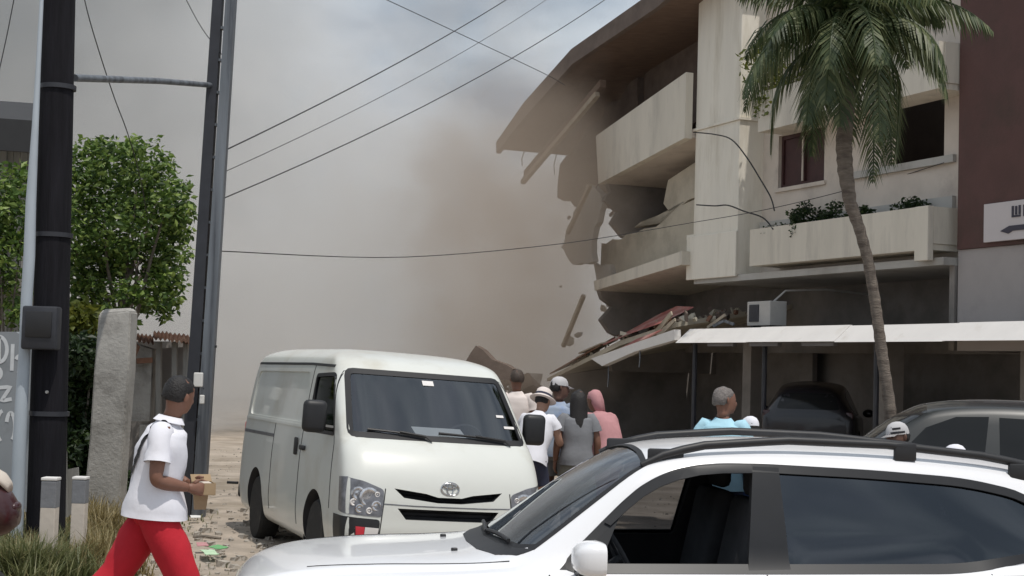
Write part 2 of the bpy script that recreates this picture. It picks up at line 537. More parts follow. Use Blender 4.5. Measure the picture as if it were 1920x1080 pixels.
# ------------------------------------------------------------------ the street front on the right
KS = 1.3
FO = Vector((2.6, 24.0)) 
FD = Vector((0.39, -0.92)).normalized()
FN = Vector((-FD.y, FD.x))
def F3(s, t, z):
    """a point of the street front: s along it, t inwards, z up (before scale)"""
    p = (FO + FD * s + FN * t) * KS
    return Vector((p.x, p.y, CAM_H + KS * (z - CAM_H)))
ZG = CAM_H + (0.12 - CAM_H) / KS      # ground in the same measure
def fbox(bm, s0, s1, t0, t1, z0, z1):
    prism(bm, [F3(s0, t0, z0), F3(s1, t0, z0), F3(s1, t0, z1), F3(s0, t0, z1)], F3(s0, t1, z0) - F3(s0, t0, z0))
def fpoly(bm, pts, t0, t1):
    prism(bm, [F3(s, t0, z) for s, z in pts], F3(0, t1, 0) - F3(0, t0, 0))
def jag(pts, step=.22, amp=.07, seed=3):
    """torn outline: every edge broken into short uneven bits"""
    rnd = random.Random(seed)
    out = []
    for p, q in zip(pts, pts[1:] + pts[:1]):
        L = math.hypot(q[0] - p[0], q[1] - p[1])
        k = max(1, int(L / step))
        for i in range(k):
            u = (i + (rnd.uniform(-.3, .3) if i else 0)) / k
            a = amp if i else amp * .2
            out.append((lerp(p[0], q[0], u) + rnd.uniform(-a, a), lerp(p[1], q[1], u) + rnd.uniform(-a, a)))
    return out
def fpart(name, m, parent, *boxes, polys=(), bev=0.0):
    bm = NB()
    for b in boxes: fbox(bm, *b)
    for p in polys: fpoly(bm, *p)
    if bev:
        bmesh.ops.recalc_face_normals(bm, faces=bm.faces[:])
        bmesh.ops.bevel(bm, geom=bm.edges[:], offset=bev, segments=1, affect='EDGES')
    return obj(name, bm, m, parent, world_coords=True)

Bd = thing('damaged_building', 'pale three storey building with balconies whose far end is breaking off and falling', 'building', F3(0.6, 1.25, ZG))
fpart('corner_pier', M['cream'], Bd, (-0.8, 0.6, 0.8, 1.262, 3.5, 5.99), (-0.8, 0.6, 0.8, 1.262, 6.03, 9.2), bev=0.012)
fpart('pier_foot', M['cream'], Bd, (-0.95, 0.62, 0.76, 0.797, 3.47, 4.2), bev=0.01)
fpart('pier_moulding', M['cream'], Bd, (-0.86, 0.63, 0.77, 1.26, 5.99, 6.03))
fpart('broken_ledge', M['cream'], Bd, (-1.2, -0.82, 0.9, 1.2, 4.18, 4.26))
# main wall with its openings
W = 1.25
fpart('wall', M['pinkwall'], Bd,
      (0.6, 1.05, W, 1.5, 3.5, 9.2), (1.05, 2.3, W, 1.5, 3.5, 4.86), (1.05, 2.3, W, 1.5, 5.7, 9.2),
      (2.3, 3.7, W, 1.5, 3.5, 9.2), (3.7, 5.05, W, 1.5, 3.5, 4.88), (3.7, 5.05, W, 1.5, 5.82, 6.75), (3.7, 5.05, W, 1.5, 7.6, 9.2),
      (5.05, 5.62, W, 1.5, 3.5, 9.2))
fpart('sill', M['plaster2'], Bd, (3.0, 5.3, W - 0.06, W - 0.003, 4.80, 4.90))
fpart('window_sill', M['pinkwall'], Bd, (1.0, 2.36, W - 0.04, W - 0.003, 4.80, 4.86))
fr = fpart('window_frame', M['darkframe'], Bd, (1.05, 1.1, W + 0.06, W + 0.14, 4.86, 5.7), (2.25, 2.3, W + 0.06, W + 0.14, 4.86, 5.7),
           (1.1, 2.25, W + 0.06, W + 0.14, 4.86, 4.92), (1.1, 2.25, W + 0.06, W + 0.14, 5.64, 5.7), (1.64, 1.7, W + 0.05, W + 0.14, 4.92, 5.64))
for a, b in ((1.1, 1.64), (1.7, 2.25)):
    fpart('shutter', M['darkframe'], fr, (a + .004, b - .004, W + 0.09, W + 0.12, 4.925, 5.635))
fpart('mullion', M['pinkwall'], fr, (1.655, 1.685, W + 0.03, W + 0.048, 4.93, 5.63))
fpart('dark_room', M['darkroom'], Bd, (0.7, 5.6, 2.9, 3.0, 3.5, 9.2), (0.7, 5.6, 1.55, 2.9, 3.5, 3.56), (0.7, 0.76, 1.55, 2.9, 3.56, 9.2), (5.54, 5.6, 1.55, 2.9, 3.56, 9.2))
# balcony planters
def planter(z0, z1, s0, s1, foot):
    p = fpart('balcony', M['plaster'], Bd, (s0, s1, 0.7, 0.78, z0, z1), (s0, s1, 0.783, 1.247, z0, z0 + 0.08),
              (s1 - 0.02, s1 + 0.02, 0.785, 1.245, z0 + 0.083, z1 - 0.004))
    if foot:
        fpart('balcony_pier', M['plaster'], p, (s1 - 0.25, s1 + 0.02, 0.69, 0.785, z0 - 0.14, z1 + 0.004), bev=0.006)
    return p
planter(3.6, 4.17, 1.14, 5.42, True)
planter(5.68, 6.30, 1.3, 5.6, False)
fpart('balcony_wall', M['plaster2'], Bd, (0.63, 5.3, 1.19, 1.246, 3.72, 4.35))
# recess over the awning
fpart('overhang', M['plaster2'], Bd, (-0.78, 5.6, 0.82, 3.2, 3.4, 3.5))
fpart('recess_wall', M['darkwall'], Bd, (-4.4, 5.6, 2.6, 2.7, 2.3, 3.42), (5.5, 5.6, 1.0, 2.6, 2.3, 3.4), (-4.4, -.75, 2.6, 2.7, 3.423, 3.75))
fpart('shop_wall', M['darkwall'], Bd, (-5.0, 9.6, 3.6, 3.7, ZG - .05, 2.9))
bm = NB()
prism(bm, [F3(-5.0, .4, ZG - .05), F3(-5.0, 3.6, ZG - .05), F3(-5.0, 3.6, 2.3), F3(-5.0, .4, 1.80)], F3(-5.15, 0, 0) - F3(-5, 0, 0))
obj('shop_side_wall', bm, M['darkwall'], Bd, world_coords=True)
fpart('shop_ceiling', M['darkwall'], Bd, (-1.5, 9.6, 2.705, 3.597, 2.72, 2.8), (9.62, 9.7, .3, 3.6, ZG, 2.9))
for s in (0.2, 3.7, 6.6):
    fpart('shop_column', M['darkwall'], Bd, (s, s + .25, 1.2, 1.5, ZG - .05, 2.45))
# the wing that is coming down
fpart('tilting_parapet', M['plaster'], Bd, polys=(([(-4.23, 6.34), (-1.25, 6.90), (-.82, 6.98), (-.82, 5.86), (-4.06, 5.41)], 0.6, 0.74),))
fpart('tilting_floor', M['pinkwall'], Bd, polys=(([(-4.05, 5.43), (-.83, 5.88), (-.83, 6.02), (-4.05, 5.57)], 0.743, 3.4),))
fpart('broken_wall', M['beige'], Bd, polys=(([(-.82, 5.02), (-.82, 3.9), (-1.67, 3.93), (-5.10, 3.62)] + jag([(-5.07, 4.40), (-4.2, 4.42), (-3.6, 4.50), (-2.86, 4.55), (-2.4, 4.78), (-1.71, 4.93)], .2, .05, 4)[:-6], 1.2, 1.34),))
fpart('broken_wall', M['beige'], Bd, polys=(([(-2.45, 5.36), (-.82, 5.72), (-.82, 5.025), (-1.71, 4.935), (-2.38, 4.79), (-2.6, 4.95)], 1.2, 1.34),))
fpart('inner_wall', M['brown'], Bd, polys=(([(-5.3, 3.3), (-.9, 3.7), (-.9, 8.7), (-5.0, 7.6)], 2.9, 3.0),))
fpart('upper_wall', M['rooftile'], Bd, polys=(([(-4.4, 6.2), (-.82, 6.7), (-.82, 8.5), (-4.5, 7.75)], 1.75, 1.9),))
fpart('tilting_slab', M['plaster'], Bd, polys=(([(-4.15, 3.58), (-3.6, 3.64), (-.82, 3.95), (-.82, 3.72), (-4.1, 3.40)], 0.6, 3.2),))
fpart('lower_back_wall', M['darkwall'], Bd, polys=(([(-5.2, ZG), (-.9, ZG), (-.9, 3.6), (-4.6, 3.3)], 3.3, 3.4),))
fpart('tilting_roof', M['soffit'], Bd, polys=(([(0.9, 8.72), (-1.03, 8.30), (-4.36, 7.91), (-6.58, 7.22), (-7.94, 6.62), (-7.9, 6.5), (-6.5, 7.05), (-4.3, 7.74), (-1.0, 8.12), (0.9, 8.54)], 0.2, 3.4),))
fpart('roof_edge', M['rooftile'], Bd, polys=(([(0.9, 8.80), (-1.03, 8.38), (-4.36, 7.98), (-6.58, 7.29), (-8.0, 6.66), (-7.96, 6.42), (-6.5, 6.98), (-4.3, 7.68), (-1.0, 8.06), (0.9, 8.48)], 0.10, 0.197),))
fpart('torn_gable', M['rooftile'], Bd, polys=((jag([(-4.4, 5.3), (-5.2, 5.0), (-5.9, 5.3), (-6.6, 4.9), (-7.5, 5.5), (-8.1, 5.6), (-8.0, 6.3), (-6.5, 6.95), (-4.5, 7.6)]), 1.6, 1.75),))
fpart('roof_beam', M['soffit'], Bd, polys=(([(-3.9, 7.36), (-7.4, 6.02), (-7.4, 5.90), (-3.9, 7.22)], 0.5, 0.62),))

# cross walls one sees into where the front has gone
def cross(pts, s0, s1):
    bm = NB()
    prism(bm, [F3(s0, t, z) for t, z in pts], F3(s1, 0, 0) - F3(s0, 0, 0))
    obj('cross_wall', bm, M['darkwall'], Bd, world_coords=True)
cross([(.72, 3.45), (.80, 3.25), (1.02, 3.12), (.78, 2.86), (.98, 2.62), (1.28, 2.50), (.95, 2.24), (1.05, 1.9), (3.3, 1.9), (3.3, 3.45)], -4.3, -4.15)
cross([(1.36, 3.62), (3.3, 3.62), (3.3, 5.55), (.80, 5.55), (.92, 5.30), (.78, 5.12), (1.08, 4.92), (.95, 4.70), (1.2, 4.45), (1.36, 4.40)], -4.3, -4.15)
cross([(1.95, 5.6), (2.9, 5.6), (2.9, 7.5), (1.95, 7.5)], -4.75, -4.6)
fpart('falling_wall', M['plaster2'], Bd, polys=((jag([(-5.0, 5.5), (-4.6, 5.4), (-4.25, 5.1), (-4.45, 4.75), (-4.7, 4.4), (-4.6, 4.0), (-5.4, 3.95), (-6.1, 4.35)], .16, .06, 5), .8, .92), (jag([(-5.2, 4.0), (-4.5, 3.95), (-4.15, 3.6), (-4.2, 3.0), (-4.9, 3.3)], .16, .06, 8), 1.1, 1.2)))
fpart('inner_floor', M['darkwall'], Bd, polys=(([(-4.2, 3.6), (-.85, 3.96), (-.85, 4.0), (-4.2, 3.66)], 1.36, 3.3),))
# brown neighbour
Bb = thing('brown_building', 'building with a dark brown upper wall over a plain grey wall, right of the balconies', 'building', F3(5.7, 1.0, ZG))
fpart('upper_wall', M['brown'], Bb, (5.64, 11, 1.0, 1.24, 3.6, 9.2), bev=0.004)
fpart('side_wall', M['brown'], Bb, (5.64, 5.8, 1.243, 5, 3.6, 9.2))
fpart('lower_wall', M['lowgrey'], Bb, (5.63, 11, 1.03, 1.25, 2.3, 3.597))
# sign on it
Sg = thing('arrow_sign', 'white sign board with a dark arrow pointing left under blocky lettering, on the brown wall', 'sign', F3(6.9, 0.97, 3.9))
fpart('board', M['signw'], Sg, (6.19, 8.2, 0.955, 0.995, 3.655, 4.135), bev=0.004)
bm = NB()
fpoly(bm, [(6.50, 3.775), (6.66, 3.83), (8.0, 3.83), (8.0, 3.765), (6.72, 3.765), (6.64, 3.735)], 0.945, 0.952)
obj('arrow', bm, M['signt'], Sg, world_coords=True)
bm = NB()
x0 = 6.70
for bx in ((0, .035, 3.93, 4.07), (.035, .155, 3.93, 3.955), (.06, .095, 3.96, 4.065), (.12, .155, 3.96, 4.07),
           (.2, .235, 3.93, 4.07), (.235, .30, 3.93, 3.955), (.34, .375, 3.93, 4.07), (.375, .45, 4.045, 4.07), (.375, .43, 3.985, 4.01), (.375, .45, 3.93, 3.955)):
    fbox(bm, x0 + bx[0], x0 + bx[1] - .002, 0.945, 0.952, bx[2], bx[3])
obj('lettering', bm, M['signt'], Sg, world_coords=True)

# awning along the shops
Aw = thing('awning', 'long white fronted awning over the dark shops and parked cars', 'awning', F3(4, 0, ZG))
segs = [(0.1, 2.2), (2.205, 4.4), (4.405, 6.6), (6.605, 9.6)]
for i, (a, b) in enumerate(segs):
    dz = (0.0, 0.006, -0.004, 0.003)[i]
    bm = NB()
    prism(bm, [F3(a, 0.0, 2.385 + dz), F3(a, 0.26, 2.615 + dz), F3(a, 0.30, 2.615 + dz), F3(a, 0.04, 2.385 + dz)], F3(b, 0, 0) - F3(a, 0, 0))
    obj('fascia', bm, M['white'], Aw, world_coords=True)
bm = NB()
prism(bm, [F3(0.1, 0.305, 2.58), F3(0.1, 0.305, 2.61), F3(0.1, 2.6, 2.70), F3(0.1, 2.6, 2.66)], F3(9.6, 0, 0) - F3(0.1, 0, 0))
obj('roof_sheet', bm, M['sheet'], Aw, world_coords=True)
for s in (0.3, 2.33, 5.0, 8.0):
    bm = NB()
    tube(bm, [F3(s, 0.25, ZG), F3(s, 0.25, 2.57)], 0.05, 8)
    obj('post', bm, M['darkmetal'], Aw, world_coords=True)
for s in (1.05, 2.25, 3.6):
    fpart('bracket', M['sheet'], Aw, (s, s + 0.75, 0.03, 0.1, 2.33, 2.383))

# fallen left end of the awning
Fa = thing('fallen_awning', 'broken left end of the white awning hanging down over the dark shop', 'awning', F3(-1.5, 0.1, ZG))
bm = NB()
prism(bm, [F3(0.05, 0.0, 2.60), F3(0.07, 0.0, 2.43), F3(-1.2, -0.05, 2.24), F3(-2.3, -0.1, 1.985), F3(-2.75, -0.1, 2.11), F3(-1.3, -0.05, 2.37)], F3(0, .12, 0) - F3(0, 0, 0))
obj('fascia', bm, M['white'], Fa, world_coords=True)
bm = NB()
prism(bm, [F3(-0.5, 0.35, 2.74), F3(-2.5, 0.35, 2.45), F3(-4.0, 0.35, 2.1), F3(-5.6, 0.35, 1.72), F3(-5.6, 0.35, 1.66), F3(-4.0, 0.35, 2.02), F3(-2.5, 0.35, 2.36), F3(-0.5, 0.35, 2.66)], F3(0, 3.2, 0.5) - F3(0, .35, 0))
obj('roof_sheet', bm, M['beige'], Fa, world_coords=True)
for s, z0, z1 in ((-2.25, 1.62, 1.98), (-1.1, 1.98, 2.26)):
    bm = NB()
    tube(bm, [F3(s, 0.0, z1), F3(s + .01, 0.0, (z0 + z1) / 2), F3(s - .01, 0.0, z0)], 0.016, 5)
    obj('hanging_rod', bm, M['steel'], Fa, world_coords=True)

def sheet(name, label, cat, m, pts, t0, t1, group=None):
    bm = NB()
    prism(bm, [F3(s, t0, z) for s, z in pts], F3(0, t1, 0) - F3(0, t0, 0))
    c = sum((F3(s, t0, z) for s, z in pts), Vector()) / len(pts)
    me_o = obj(name, bm, m)
    me_o.data.transform(Matrix.Translation(-c)); me_o.location = c
    return tag(me_o, label, cat, group)
def sheet3(name, label, cat, m, pts, th=0.03, group=None):
    P = [F3(*p) for p in pts]
    c = sum(P, Vector()) / len(P)
    nrm = (P[1] - P[0]).cross(P[2] - P[0]).normalized() * th
    bm = NB(); prism(bm, [p - c for p in P], nrm)
    o = obj(name, bm, m); o.location = c
    return tag(o, label, cat, group)
sheet3('roof_sheet', 'faded red roof sheet lying crumpled on top of the fallen awning', 'roof sheet', M['red'],
       [(-3.1, 0.3, 2.36), (-2.0, 0.28, 2.56), (-1.0, 0.3, 2.72), (-0.75, .8, 3.0), (-1.6, 0.95, 3.04), (-2.4, 1.0, 2.90), (-3.3, 0.9, 2.62)])
sheet3('roof_sheet', 'rusty bent sheet slanting down into the dust at the low end of the fallen awning', 'roof sheet', M['rust'],
       [(-5.4, 0.32, 1.80), (-4.2, 0.3, 2.10), (-3.2, 0.32, 2.36), (-3.4, .9, 2.62), (-4.4, 1.0, 2.36), (-5.3, .9, 2.06)])
sheet3('roof_sheet', 'dark red roof strip wedged just above the hanging white fascia', 'roof sheet', M['red'],
       [(-2.4, 0.15, 2.20), (-1.0, 0.1, 2.47), (-0.6, 0.15, 2.60), (-1.6, 0.2, 2.44)])
sheet3('broken_plank', 'pale splintered plank sticking up to the right of the red roof sheet', 'plank', M['wood'],
       [(-1.25, 0.35, 2.62), (-0.62, 0.3, 2.92), (-0.58, 0.3, 2.86), (-1.15, 0.35, 2.55)], group=None)
sheet3('broken_plank', 'short broken plank just below the splintered one, over the white fascia', 'plank', M['wood'],
       [(-1.1, 0.3, 2.55), (-0.40, 0.25, 2.80), (-0.38, 0.25, 2.75), (-1.0, 0.3, 2.48)])
sheet3('broken_plank', 'pale board lying on the upper edge of the fallen awning, left of the red sheet', 'plank', M['wood'],
       [(-4.1, 0.3, 2.20), (-3.2, 0.3, 2.38), (-3.1, 0.6, 2.46), (-3.9, 0.6, 2.28)])
sheet3('broken_plank', 'thin bent lath lying on the awning roof left of the air conditioner', 'plank', M['wood'],
       [(0.2, 0.5, 2.66), (0.75, 0.5, 2.86), (0.78, 0.5, 2.82), (0.26, 0.5, 2.63)])
sheet3('broken_plank', 'curved strip of sheet metal on the awning roof right beside the air conditioner', 'plank', M['steel'],
       [(0.55, 0.4, 2.68), (0.9, 0.4, 2.76), (1.2, 0.4, 2.70), (1.18, 0.4, 2.66), (0.9, 0.4, 2.72), (0.6, 0.4, 2.64)])
def beam3(label, a, b, w=0.09, m='wood'):
    A, B = F3(*a), F3(*b)
    c = (A + B) / 2
    bm = NB()
    x = (B - A).normalized(); p, q = frame_for(x)
    w2 = w / 2
    prism(bm, [A - c + p * w2 + q * w2, A - c - p * w2 + q * w2, A - c - p * w2 - q * w2, A - c + p * w2 - q * w2], B - A)
    o = obj('falling_beam', bm, M[m]); o.location = c
    tag(o, label, 'beam', 'beams falling from the wing')
beam3('long pale beam falling aslant in front of the torn gable', (-4.0, .5, 7.1), (-7.2, .4, 5.75), .12)
beam3('pale beam hanging from the end of the tilting parapet', (-4.2, .5, 5.40), (-5.15, .5, 4.55), .09)
beam3('lowest pale beam falling beside the end of the tilting slab', (-4.15, .4, 3.30), (-5.0, .4, 2.35), .09)

# reinforcing bars sticking out of the torn edges
for k, (s, t, z, ds, dz) in enumerate(((-4.2, .8, 5.5, -.45, -.15), (-4.15, 1.1, 5.47, -.6, -.35), (-4.12, .9, 3.5, -.5, -.1), (-4.1, 1.5, 3.52, -.7, -.3), (-4.18, 2.0, 5.52, -.5, -.5), (-7.9, .8, 6.6, -.4, -.35), (-7.8, 1.5, 6.6, -.35, -.5))):
    bm = NB()
    tube(bm, [F3(s + .3, t, z + .02), F3(s, t, z), F3(s + ds * .5, t, z + dz * .2), F3(s + ds * .8, t, z + dz * .6), F3(s + ds, t + .05, z + dz)], .014, 5)
    obj('rebar', bm, M['darkmetal'], Bd, 60, world_coords=True)
# chunks of masonry falling with the wing
def chunk(p, r, m):
    bm = NB()
    bmesh.ops.create_icosphere(bm, subdivisions=1, radius=r)
    sx = Vector((random.uniform(.7, 1.5), random.uniform(.6, 1.1), random.uniform(.4, .9)))
    for v in bm.verts:
        v.co = Vector((v.co.x * sx.x, v.co.y * sx.y, v.co.z * sx.z)) * random.uniform(.75, 1.25)
    bmesh.ops.rotate(bm, cent=(0, 0, 0), matrix=Matrix.Rotation(random.uniform(0, 6), 3, Vector((random.random(), random.random(), random.random())).normalized()), verts=bm.verts[:])
    o = obj('masonry_chunk', bm, M[m]); o.location = p
    tag(o, 'ragged chunk of masonry falling through the dust beside the breaking wing', 'masonry chunk', 'falling chunks')
random.seed(31)
for _ in range(16):
    s = random.uniform(-6.6, -4.4)
    chunk(F3(s, random.uniform(.9, 2.2), random.uniform(2.3, 5.6)), random.choice((.05, .07, .09, .13, .17)), random.choice(('plaster2', 'beige', 'rooftile')))
# broken stuff heaped on the fallen awning and under the wing
def heap(name, n, pos, r0, r1, m):
    V, F = [], []
    for _ in range(n):
        c = pos(); r = r0 * (r1 / r0) ** (random.random() ** 1.8)
        ax = [Vector((random.gauss(0, 1), random.gauss(0, 1), random.gauss(0, 1))).normalized() for _ in range(3)]
        dims = (r * random.uniform(.7, 1.8), r * random.uniform(.5, 1), r * random.uniform(.15, .7))
        b = ax[0]; e2 = (ax[1] - b * ax[1].dot(b)).normalized(); e3 = b.cross(e2)
        i = len(V)
        for sx in (-1, 1):
            for sy in (-1, 1):
                for sz in (-1, 1):
                    V.append(tuple(c + b * sx * dims[0] * random.uniform(.7, 1.1) + e2 * sy * dims[1] * random.uniform(.7, 1.1) + e3 * sz * dims[2]))
        F += [(i, i + 1, i + 3, i + 2), (i + 4, i + 6, i + 7, i + 5), (i, i + 4, i + 5, i + 1), (i + 2, i + 3, i + 7, i + 6), (i, i + 2, i + 6, i + 4), (i + 1, i + 5, i + 7, i + 3)]
    me = bpy.data.meshes.new(name); me.from_pydata(V, [], F)
    tag(link(name, me, M[m]), kind='stuff')
def on_awning():
    s = random.uniform(-4.6, -.2)
    z = polyint([(-5.6, 1.72), (-4.0, 2.1), (-2.5, 2.45), (-.5, 2.74), (0, 2.7)], s)[0]
    t = random.uniform(.35, 1.9)
    return F3(s, t, z + (t - .35) * .17 + random.uniform(0, .10))
heap('rubble', 70, on_awning, .03, .15, 'beige')
heap('rubble', 40, on_awning, .03, .14, 'rust')
heap('rubble', 60, on_awning, .03, .15, 'rooftile')
def under_wing():
    s = random.uniform(-11, -5.6); t = random.gauss(.6, 1.0)
    h = max(0, 1.25 - .28 * abs(s + 7.6) - .5 * abs(t - .6))
    return F3(s, t, ZG + h * random.random())
heap('rubble', 420, under_wing, .06, .42, 'concrete')
heap('rubble', 120, under_wing, .06, .5, 'rooftile')
# air conditioner on the awning roof
Ac = thing('air_conditioner', 'grey white outdoor air conditioner box standing on the awning roof', 'air conditioner', F3(1.7, 0.6, 2.64))
fpart('casing', M['acwhite'], Ac, (1.34, 1.98, 0.55, 0.85, 2.66, 3.03), bev=0.01)
fpart('fan_grille', M['darkmetal'], Ac, (1.42, 1.68, 0.535, 0.547, 2.72, 2.98))
fpart('foot', M['darkmetal'], Ac, (1.4, 1.48, 0.58, 0.8, 2.63, 2.657), (1.85, 1.93, 0.58, 0.8, 2.63, 2.657))
bm = NB(); tube(bm, [F3(1.85, .7, 3.03), F3(1.86, .9, 3.2), F3(1.9, 1.6, 3.25), F3(1.9, 2.6, 3.2)], .02, 6)
obj('pipe', bm, M['acwhite'], Ac, world_coords=True)

# ------------------------------------------------------------------ foliage helpers
def leaf_cloud(name, m, clumps, n, size, parent=None, droop=0.2, squash=1.0):
    """many small folded leaves spread through overlapping clumps"""
    V, F = [], []
    tot = sum(c[1] ** 2 for c in clumps)
    for c, r in clumps:
        k = int(n * r * r / tot)
        for _ in range(k):
            d = Vector((random.gauss(0, 1), random.gauss(0, 1), random.gauss(0, 1))).normalized()
            rr = r * (random.random() ** 0.45)
            p = Vector(c) + Vector((d.x * rr, d.y * rr, d.z * rr * squash))
            a = Vector((random.gauss(0, 1), random.gauss(0, 1), random.gauss(0, .6) - droop)).normalized()
            b = a.cross(Vector((random.gauss(0, 1), random.gauss(0, 1), random.gauss(0, 1)))).normalized()
            L = size * random.uniform(0.5, 1.5); w = L * 0.27
            nn = a.cross(b)
            i = len(V)
            V += [p, p + a * L * .45 + b * w + nn * w * .3, p + a * L, p + a * L * .45 - b * w + nn * w * .3]
            F += [(i, i + 1, i + 2), (i, i + 2, i + 3)]
    me = bpy.data.meshes.new(name)
    me.from_pydata([tuple(v) for v in V], [], F)
    return link(name, me, m, parent)

def clumped(c, rx, ry, rz, k, r0, r1):
    out = []
    for _ in range(k):
        d = Vector((random.gauss(0, 1), random.gauss(0, 1), random.gauss(0, 1))).normalized()
        q = random.random() ** 0.4
        out.append(((c[0] + d.x * rx * q, c[1] + d.y * ry * q, c[2] + d.z * rz * q), random.uniform(r0, r1)))
    return out

def wiggle(a, b, k, amp):
    a, b = Vector(a), Vector(b)
    out = []
    for i in range(k + 1):
        t = i / k
        w = amp * math.sin(math.pi * t)
        out.append(a.lerp(b, t) + Vector((random.uniform(-w, w), random.uniform(-w, w), 0)))
    return out

# clipped green tree on the left
def left_tree():
    Y = 20.0
    base = at(232, 640, Y); base.z = 0.12
    t = thing('leafy_tree', 'dense bright green tree with a rounded crown behind the tall dark pole', 'tree', base)
    c = at(238, 415, Y) - base
    bm = NB()
    top = Vector((c.x, c.y, c.z - .3))
    path = wiggle((0, 0, -.05), top, 6, .12)
    tube(bm, path, [.10, .085, .075, .065, .055, .045, .03], 8)
    for k in range(9):
        s = path[2 + k % 4]
        e = Vector((random.uniform(-.85, .85), random.uniform(-.6, .6), c.z + random.uniform(-.6, .5)))
        tube(bm, wiggle(s, e, 4, .1), [.045, .036, .028, .02, .01], 6)
    obj('trunk', bm, M['bark2'], t, 60)
    cl = []
    for px, py, r in ((175, 310, .36), (240, 300, .36), (285, 320, .36), (205, 360, .42), (270, 370, .44), (320, 385, .36), (160, 400, .42),
                      (225, 420, .44), (290, 440, .42), (330, 440, .26), (170, 470, .36), (210, 505, .30), (310, 490, .30), (150, 520, .3), (300, 545, .20),
                      (265, 480, .22), (190, 545, .2), (285, 575, .12), (140, 340, .36), (120, 440, .4), (330, 400, .25), (130, 500, .3),
                      (160, 560, .30), (185, 590, .26), (140, 600, .28), (240, 545, .22), (265, 570, .16), (315, 530, .26), (295, 520, .24), (325, 565, .14), (215, 470, .34), (340, 350, .16), (250, 275, .16), (200, 280, .18), (165, 280, .18)):
        p = at(px, py, Y + random.uniform(-.7, .5)) - base
        cl.append((tuple(p), r))
    # ragged outer sprays
    for _ in range(46):
        q, r = random.choice(cl[:22])
        d = Vector((random.gauss(0, 1), random.gauss(0, .6), random.gauss(0, 1))).normalized()
        cl.append((tuple(Vector(q) + d * (r + random.uniform(-.02, .14))), random.uniform(.05, .11)))
    for px, py in ((268, 560), (300, 575), (322, 560), (335, 520), (345, 480), (205, 575), (230, 585), (180, 620), (250, 600), (160, 640)):
        cl.append((tuple(at(px, py, Y - .6) - base), .10))
    leaf_cloud('crown', M['leaf'], cl, 13500, .088, t)
left_tree()

def shrub(name, label, cat, Y, base_px, blobs, n, size, m, group=None, stems=5, jit=.3):
    b = at(base_px[0], base_px[1], Y)
    b.z = ground_z(b.x, b.y)
    t = thing(name, label, cat, b, group=group)
    cl = [(tuple(at(px, py, Y + random.uniform(-jit, jit)) - b), r) for px, py, r in blobs]
    leaf_cloud('foliage', m, cl, n, size, t)
    bm = NB()
    for k in range(stems):
        e = Vector(random.choice(cl)[0])
        tube(bm, wiggle((random.uniform(-.08, .08), random.uniform(-.08, .08), 0), e, 4, .06), [.03, .025, .02, .014, .008], 5)
    obj('stem', bm, M['bark2'], t, 60)
    return t
shrub('leafy_tree', 'green tree at the left edge in front of the grey board house', 'tree', 18.0, (0, 900),
      [(10, 350, .34), (35, 390, .28), (5, 430, .36), (40, 450, .22), (0, 500, .3), (20, 550, .26), (-40, 400, .5), (30, 590, .2), (-40, 520, .4), (-90, 440, .5), (48, 330, .18)], 3800, .09, M['leaf'])
shrub('dark_bush', 'dark bush between the tall dark pole and the leaning concrete post', 'bush', 17.0, (150, 930),
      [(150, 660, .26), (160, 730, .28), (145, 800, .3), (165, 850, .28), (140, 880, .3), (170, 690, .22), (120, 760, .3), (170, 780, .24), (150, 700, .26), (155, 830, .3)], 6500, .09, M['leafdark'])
shrub('yellow_green_bush', 'yellow green bush right beside the top of the leaning concrete post', 'bush', 17.4, (155, 930),
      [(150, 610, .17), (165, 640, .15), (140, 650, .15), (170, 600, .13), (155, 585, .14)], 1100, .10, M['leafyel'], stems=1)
shrub('low_bush', 'low green bush at the foot of the ruined wall behind the walking man', 'bush', 16.6, (245, 940),
      [(235, 905, .13), (250, 920, .13), (265, 905, .10), (225, 930, .12)], 800, .07, M['leafdark'])
def tuft(name, label, cat, p, n, h0, h1, spread, m):
    t = thing(name, label, cat, p)
    V, F = [], []
    for _ in range(n):
        x, y = random.gauss(0, spread), random.gauss(0, spread)
        h = random.uniform(h0, h1) * math.exp(-(x * x + y * y) / (5 * spread * spread)); az = random.uniform(0, 6.283); le = random.uniform(.15, .9) * h
        d = Vector((math.cos(az), math.sin(az), 0)); s = Vector((-d.y, d.x, 0)) * random.uniform(.004, .009)
        q = Vector((x, y, -.02)); m1 = q + d * le * .4 + Vector((0, 0, h * .62)); e = q + d * le + Vector((0, 0, h * random.uniform(.7, 1)))
        i = len(V)
        V += [q - s, q + s, m1 + s * .8, m1 - s * .8, e]
        F += [(i, i + 1, i + 2, i + 3), (i + 3, i + 2, i + 4)]
    me = bpy.data.meshes.new('blades'); me.from_pydata([tuple(v) for v in V], [], F)
    link('blades', me, m, t)
for lab, px, Y, n, h, sp, m in (('big grey green clump of rough grass in the bottom left corner', 55, 11.3, 2800, .62, .19, 'grass'),
                                ('smaller green grass clump at the foot of the posts', 118, 11.9, 1600, .46, .15, 'grass'),
                                ('dry yellowish grass clump beside the posts and the red trousers', 195, 12.4, 1700, .50, .16, 'drygrass')):
    p = at(px, 900, Y); p.z = .1
    tuft('grass_clump', lab, 'grass', p, n, h * .5, h, sp, M[m])


